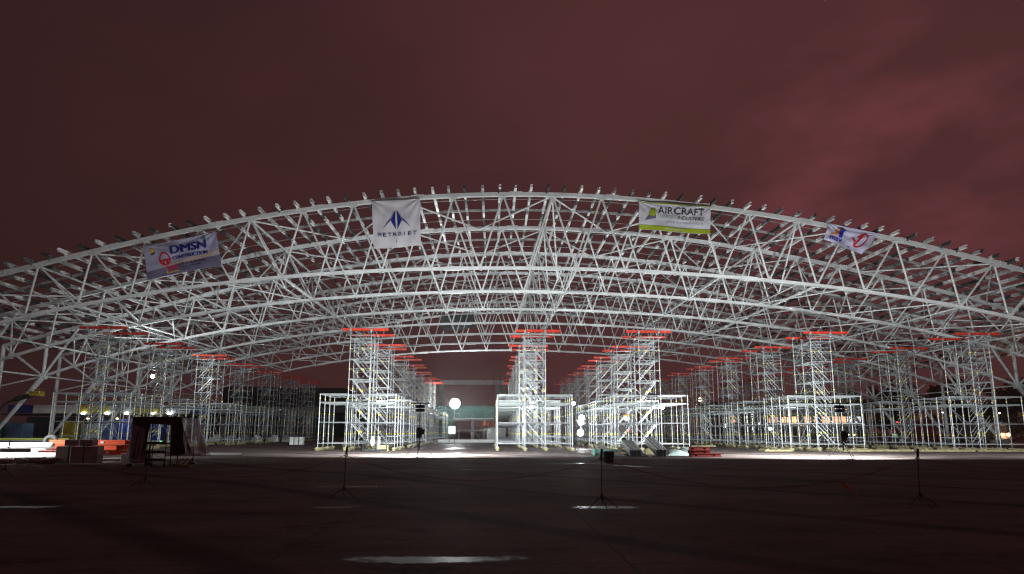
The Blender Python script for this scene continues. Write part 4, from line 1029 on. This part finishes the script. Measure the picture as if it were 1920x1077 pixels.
for x in (-1.6,0,1.6):
    m = MB(); m.tube((x,0,0),(x,0,3.6),.045,6); m.tube((x,1.2,0),(x,1.2,3.6),.045,6); m.tube((x,0,3.5),(x,1.2,3.5),.04,6); m.build('frame', scaf_steel, fs_)
for x in (-1.6,0):
    for z0 in (0,1.7):
        m = MB(); m.tube((x,0,z0+.1),(x+1.6,0,z0+1.7),.025,5); m.tube((x+1.6,0,z0+.1),(x,0,z0+1.7),.025,5); m.build('cross_brace', scaf_steel, fs_)
m = MB(); m.box((-1.6,.6,3.65),(6.6,1.3,.10)); m.build('deck', white_p, fs_)
m = MB(); m.box((0,0,1.1),(3.2,2.4,2.2)); m.box((0,-1.22,1.3),(2.6,.05,1.2)); 
tag(m.build('generator_box', grey_p, None, (.6, 108, 0)), 'grey boxy generator beside the small frame scaffold', 'generator')
m = MB(); m.add([(-1.6,0,0),(1.6,0,0),(1.6,2.4,0),(-1.6,2.4,0),(-1.2,1.2,.9),(1.2,1.2,.9)], [[0,1,5,4],[1,2,5],[2,3,4,5],[3,0,4],[3,2,1,0]])
ob = m.build('orange_canopy', orange_c, None, (-1.3, 128, 2.7)); tag(ob, 'orange pitched canopy far back in the gap', 'canopy')
for (a, b) in ((-1.5,.1),(1.5,.1),(1.5,2.3),(-1.5,2.3)):
    m = MB(); m.tube((a,b,-2.7),(a,b,0),.05,6); m.build('post', dark_steel, ob)
m = MB(); m.box((0,0,1.8),(1.1,.3,1.2)); lb = m.build('lit_box', grey_p, None, (-5.9, 92, 0)); tag(lb, 'small white lit box on legs below the brightest lamp', 'lit box')
m = MB(); m.box((0,-.17,1.8),(.95,.03,1.05)); m.build('lit_panel', white_glow, lb)
m = MB(); m.box((-.4,0,.6),(.08,.2,1.2)); m.box((.4,0,.6),(.08,.2,1.2)); m.build('legs', dark_steel, lb)

# building with lit windows beyond the right rows
lbld = empty('lit_building', (70, 150, 0), 'long dark building with a row of glowing orange windows beyond the fifth row', 'building')
m = MB(); m.box((0,0,4.1),(36,12,8.2)); m.box((0,-.5,8.3),(38,14,.3)); m.build('wall', facade_dark, lbld)
m = MB(); m.box((-1,-7.6,3.15),(32,3,.25)); m.build('canopy', dark_conc, lbld)
def window(x, z, w_, h_, glow):
    m = MB(); m.box((x-w_/2,-6.06,z),(.08,.12,h_+.08)); m.box((x+w_/2,-6.06,z),(.08,.12,h_+.08)); m.box((x,-6.06,z+h_/2),(w_,.12,.08)); m.box((x,-6.06,z-h_/2),(w_,.12,.08)); m.box((x,-6.07,z),(.05,.1,h_)); m.box((x,-6.07,z+h_*.15),(w_,.1,.05))
    f = m.build('window', dark_steel, lbld); m = MB(); m.box((x,-6.03,z),(w_-.04,.03,h_-.04)); m.build('pane', glow, f)
for x, w_, gl in [(-14.5,1.3,window_glow),(-6.0,.9,window_glow),(-4.6,1.7,window_glow),(-2.2,1.7,window_glow),(-.2,2.0,window_glow),(3.2,1.7,window_glow),(5.1,.9,window_glow),(7.4,2.0,window_glow),(9.6,1.4,window_glow),(11.2,2.2,window_glow),(13.0,1.2,white_glow),(15.0,1.4,white_glow)]:
    window(x, 4.5, w_, 1.5, gl)
for x, w_ in [(-7.0,.5),(-5.8,.9),(-4.3,.9),(8.2,.6),(9.6,.9),(12.6,.8)]:
    window(x, 6.9, w_, .5, window_glow)
m = MB(); m.box((-1.0,-6.4,7.0),(2.6,.3,.6)); m.build('lit_sign', white_glow, lbld)
for i in range(7): 
    m = MB(); m.box((-16+5.2*i,-8.9,1.6),(.4,.4,3.1)); m.build('post', dark_conc, lbld)
m = MB(); m.sphere((-22.5,-8,8.9),.45,0,8,6); m.build('lamp', lamp_warm, lbld)
m = MB(); m.tube((-22.5,-8,0),(-22.5,-8,8.6),.1,6); m.build('lamp_pole', dark_steel, lbld)
point((70, 139.5, 4.4), 900, .5, (1,.62,.32))
# small yard lamps
for (x, y, z, glow, lab) in [(-62.9,149,8.35,lamp_warm,'warm street lamp above the unfinished concrete building'), (44.5,120,2.6,lamp_small,'small white yard lamp below the lit windows'), (86,118,5.4,lamp_small,'greenish white yard lamp by the dark trees'), (97,118,5.3,lamp_small,'greenish white yard lamp above the truck')]:
    r0 = empty('street_lamp', (x,y,0), lab, 'street lamp'); m = MB(); m.tube((0,.1,0),(0,.1,z),.07,6); m.tube((0,.1,z),(0,-.5,z+.1),.05,6); m.build('pole', dark_steel, r0)
    m = MB(); m.box((0,-.6,z+.12),(.4,.6,.12)); hd = m.build('lamp_head', dark_steel, r0); m = MB(); m.sphere((0,-.6,z),.30 if glow is lamp_warm else .2,0,8,6,(1.2,1,.7)); m.build('bulb', glow, hd)
for k, (x, y, z, gl) in enumerate([(64,138,1.9,lamp_warm),(73,139,.9,lamp_small),(79,138,1.1,lamp_small),(81.5,140,1.0,lamp_warm),(84,138,1.4,lamp_small),(60,140,2.6,lamp_warm),(44,118,3.0,lamp_warm),(51,119,3.2,lamp_small),(90,120,3.0,lamp_red),(72,110,3.4,lamp_red)]):
    r0 = empty('bollard_lamp', (x,y,0), 'small glowing lamp on a short post in front of the lit building', 'lamp', 'small lamps in front of the lit building'); m = MB(); m.tube((0,.05,0),(0,.05,z),.05,6); m.box((0,.05,z),(.22,.12,.1)); m.build('post', dark_steel, r0)
    m = MB(); m.sphere((0,-.1,z),.15,0,8,6,(1.5,1,.8)); m.build('bulb', gl, r0)
# sheds and containers on the left
def container(x, y, L_, h_, mtl, label, cat='container', rz=0):
    r0 = empty('shipping_container', (x,y,0), label, cat, 'containers at the yard edge', rz)
    m = MB(); m.box((0,0,h_/2+.1),(L_,2.4,h_)); n = int(L_/.28)
    for i in range(n): m.box((-L_/2+.14+.28*i,-1.22,h_/2+.1),(.13,.06,h_-.35))
    m.build('body', mtl, r0)
    for sx_ in (-1,1):
        for z in (.05,h_+.1): 
            m = MB(); m.box((sx_*L_/2,-1.2,z),(.22,.22,.16)); m.build('corner_casting', dark_steel, r0)
container(-77.6, 98, 6.2, 2.9, teal_p, 'teal shipping container at the yard edge by the first truss leg')
container(-72.6, 99, 2.6, 2.6, mat('pale_blue_paint', (.10,.17,.30), .5), 'short pale blue container beside the teal one')
container(-66.0, 101, 2.0, 3.0, yellow_p, 'yellow container upright beyond the first scaffold tower')
container(-63.2, 102, 2.6, 2.6, grey_p, 'grey container between the yellow and dark blue ones')
container(-60.3, 102, 2.8, 3.2, mat('slate_blue_paint', (.05,.08,.22), .5), 'slate blue container in the middle of the container line')
container(-55.0, 101, 6.2, 3.3, blue_p, 'long dark blue container behind the booth')
shed = empty('site_shed', (-70.0, 106, 0), 'dark open shed under a long coloured roof fascia behind the containers', 'shed')
m = MB(); m.box((0,2,1.9),(12,6,3.8)); m.build('wall', facade_dark, shed)
m = MB(); m.box((8,0,4.15),(34,5,.25)); m.build('roof', dark_steel, shed)
for (x0, x1, mm) in [(-8,-4,blue_p),(-4,3,white_p),(3,8,yellow_p),(8,12,grey_p),(12,17,yellow_p),(17,21,white_p),(21,25,blue_p)]:
    m = MB(); m.box(((x0+x1)/2,-2.6,5.0),(x1-x0-.05,.15,1.3)); m.build('fascia_panel', mm, shed)
for x in (4.2, 7.9, 11.0, 15.3, 17.8):
    m = MB(); m.sphere((x,-2.9,4.35),.26,0,8,6,(1.7,1,.8)); m.build('roof_lamp', lamp_small, shed)
for x in (5.0, 9.6):
    m = MB(); m.sphere((x,-2.9,3.5),.14,0,8,6,(1.5,1,.8)); m.build('roof_lamp', lamp_warm, shed)
point((-58, 97, 4.2), 260, .4, (.85,1,.97)); 
bs = empty('blue_beacon', (-56.0, 110, 0), 'glowing blue and white light sign seen above the booth', 'light sign')
m = MB(); m.tube((0,0,0),(0,0,4.6),.12,7); m.build('pole', dark_steel, bs); m = MB(); m.box((0,0,4.7),(2.6,.3,.35)); m.build('housing', dark_steel, bs)
for i in range(7):
    m = MB(); m.sphere((-1.1+.36*i,-.2,4.7-.05*(i%2)),.17,0,8,6); m.build('blue_lamp', lamp_blue, bs)
# boom lift
bl = empty('boom_lift', (-50.8, 68, 0), 'black and yellow boom lift reaching up behind the first truss leg', 'boom lift')
m = MB(); m.box((-3.2,0,.95),(3.0,1.9,.7)); m.box((-3.6,0,1.6),(1.8,1.4,.7)); m.build('chassis', yellow_p, bl)
for (a, b) in ((-4.3,-1),(-2.1,-1),(-4.3,1),(-2.1,1)):
    m = MB(); m.tube((a,b-.18,.5),(a,b+.18,.5),.5,16); m.build('wheel', tyre_m, bl)
m = MB(); m.path([Vector((-3.4,0,1.9)),Vector((-1.6,0,3.2)),Vector((-.9,0,4.4)),Vector((.2,0,4.9))],.11,6); m.build('lower_boom', dark_steel, bl)
m = MB(); m.bar((.1,0,4.85),(1.9,0,5.35),.35,.42); m.build('upper_boom', black_rubber, bl)
m = MB(); m.box((2.3,0,5.45),(1.0,.9,.5)); m.tube((1.8,-.4,5.9),(2.8,-.4,5.9),.03,5); m.tube((1.8,.4,5.9),(2.8,.4,5.9),.03,5); m.tube((2.8,-.4,5.5),(2.8,-.4,5.9),.03,5); m.tube((1.8,-.4,5.5),(1.8,-.4,5.9),.03,5); m.build('basket', yellow_p, bl)
# containers and cabin on the far right
container(76.5, 112, 6.0, 3.6, mat('rust_red_paint', (.16,.035,.015), .6), 'orange-red container behind the right truss supports')
cb = empty('site_cabin', (86.5, 108, 0), 'grey ribbed site cabin with pale blue lit window near the truck', 'cabin')
m = MB(); m.box((0,0,1.7),(6.5,2.4,3.4)); 
for i in range(22): m.box((-3.1+.295*i,-1.22,1.7),(.12,.05,3.2))
m.build('body', grey_p, cb); m = MB(); m.box((1.2,-1.27,3.0),(1.3,.04,.9)); m.build('window', mat('blue_lit_window', (.2,.4,.6), .4, emit=(.10,.22,.35), estr=.5), cb)
def truck(x, y):
    t = empty('truck', (x,y,0), 'dark truck with two glowing headlights beside the dark trees', 'truck')
    m = MB(); m.box((0,2.2,1.6),(2.3,2.2,2.4)); m.box((0,1.0,1.0),(2.3,.9,1.1)); m.box((0,.5,.75),(2.3,.2,.3)); m.build('cab', truck_p, t)
    m = MB(); m.box((0,1.07,2.15),(2.0,.06,.85)); m.build('windscreen', glass_m, t)
    m = MB(); m.box((0,6.4,2.0),(2.4,6.0,2.2)); m.build('cargo_body', truck_p, t)
    for a in (-1.0,1.0):
        for b in (1.6,5.4,7.6):
            m = MB(); m.tube((a-.14,b,.5),(a+.14,b,.5),.5,16); m.build('wheel', tyre_m, t)
        m = MB(); m.sphere((a*1.0,.52,1.3),.27,0,12,8,(1.25,.5,.9)); m.build('headlight', lamp_warm, t)
    point((0,.1,1.3), 350, .3, (1,.62,.33), t)
truck(79.9, 96)
# trees
def tree(x, y, h, w_, seed, label):
    r0 = empty('tree', (x,y,0), label, 'tree', 'dark trees beyond the right supports'); rnd = random.Random(seed)
    m = MB(); m.tube((0,0,0),(.2,0,h*.45),.35,8,0,.22)
    cl = []
    for k in range(7):
        a = rnd.uniform(0,6.28); d = rnd.uniform(.2,.42)*w_; q = Vector((d*math.cos(a), d*math.sin(a), h*rnd.uniform(.5,.85))); m.tube((.15,0,h*rnd.uniform(.3,.45)), q, .13, 6, 0, .05); cl.append(q)
    m.build('trunk', bark, r0)
    m = MB()
    for k in range(13): cl.append(Vector((rnd.uniform(-.45,.45)*w_, rnd.uniform(-.35,.35)*w_, h*(rnd.uniform(.25,.92) if k > 3 else rnd.uniform(.12,.35)))))
    for c in cl:
        rr = rnd.uniform(.14,.22)*w_
        for i in range(190):
            d = Vector((rnd.gauss(0,1), rnd.gauss(0,1), rnd.gauss(0,.8))).normalized()*rr*rnd.uniform(.45,1.05)
            p = c+d; s_ = rnd.uniform(.28,.55); a = Vector((rnd.uniform(-1,1),rnd.uniform(-1,1),rnd.uniform(-1,1))).normalized()*s_; b = a.cross(Vector((rnd.uniform(-1,1),rnd.uniform(-1,1),rnd.uniform(-1,1)))).normalized()*s_*.6
            m.add([p-a, p+b, p+a, p-b], [[0,1,2,3]])
    m.build('crown', foliage, r0)
for k, (x, y, h, w_, lab) in enumerate([(98,185,13,12,'dark round tree rising just past the lit building'), (108,190,15.5,13,'dark tall tree second past the lit building'), (118,186,15,12,'dark broad tree in the middle of the tree line'), (129,190,17.5,14,'dark tall tree behind the orange-red container'),
        (141,188,18,13,'dark bushy tree behind the site cabin'), (153,184,17.5,13,'dark tree above the truck'), (164,188,19.5,14,'tallest dark tree at the far end of the tree line'), (135,170,10,12,'low dark tree in front of the taller ones'), (88,190,10,12,'low dark tree nearest the lit building')]):
    tree(x, y, h, w_, 40+k, lab)

# ---------------------------------------------------------------- night air
m = MB(); m.box((0, 570, 16.5), (1300, 1240, 35))
hz = m.build('haze', None, None) if False else bpy.data.objects.new('haze', m.mesh('haze', []))
col.objects.link(hz); tag(hz, kind='stuff')
hm = bpy.data.materials.new('haze_air'); hm.use_nodes = True; ht = hm.node_tree
for nd in list(ht.nodes):
    if nd.type != 'OUTPUT_MATERIAL': ht.nodes.remove(nd)
vol = ht.nodes.new('ShaderNodeVolumePrincipled'); vol.inputs['Density'].default_value = HAZE; vol.inputs['Color'].default_value = (.9,.9,.92,1); vol.inputs['Anisotropy'].default_value = .82
ht.links.new(vol.outputs[0], [n_ for n_ in ht.nodes if n_.type == 'OUTPUT_MATERIAL'][0].inputs['Volume'])
hz.data.materials.append(hm)

# ---------------------------------------------------------------- render
cy = sc.cycles
cy.use_denoising = True
try: cy.denoiser = 'OPENIMAGEDENOISE'
except Exception: pass
cy.max_bounces = 4; cy.diffuse_bounces = 2; cy.glossy_bounces = 3; cy.transparent_max_bounces = 8; cy.transmission_bounces = 2
cy.sample_clamp_indirect = 3.0; cy.use_adaptive_sampling = True; cy.adaptive_threshold = .015
cy.caustics_reflective = False; cy.caustics_refractive = False
cy.pixel_filter_type = 'BLACKMAN_HARRIS'; cy.filter_width = 1.2
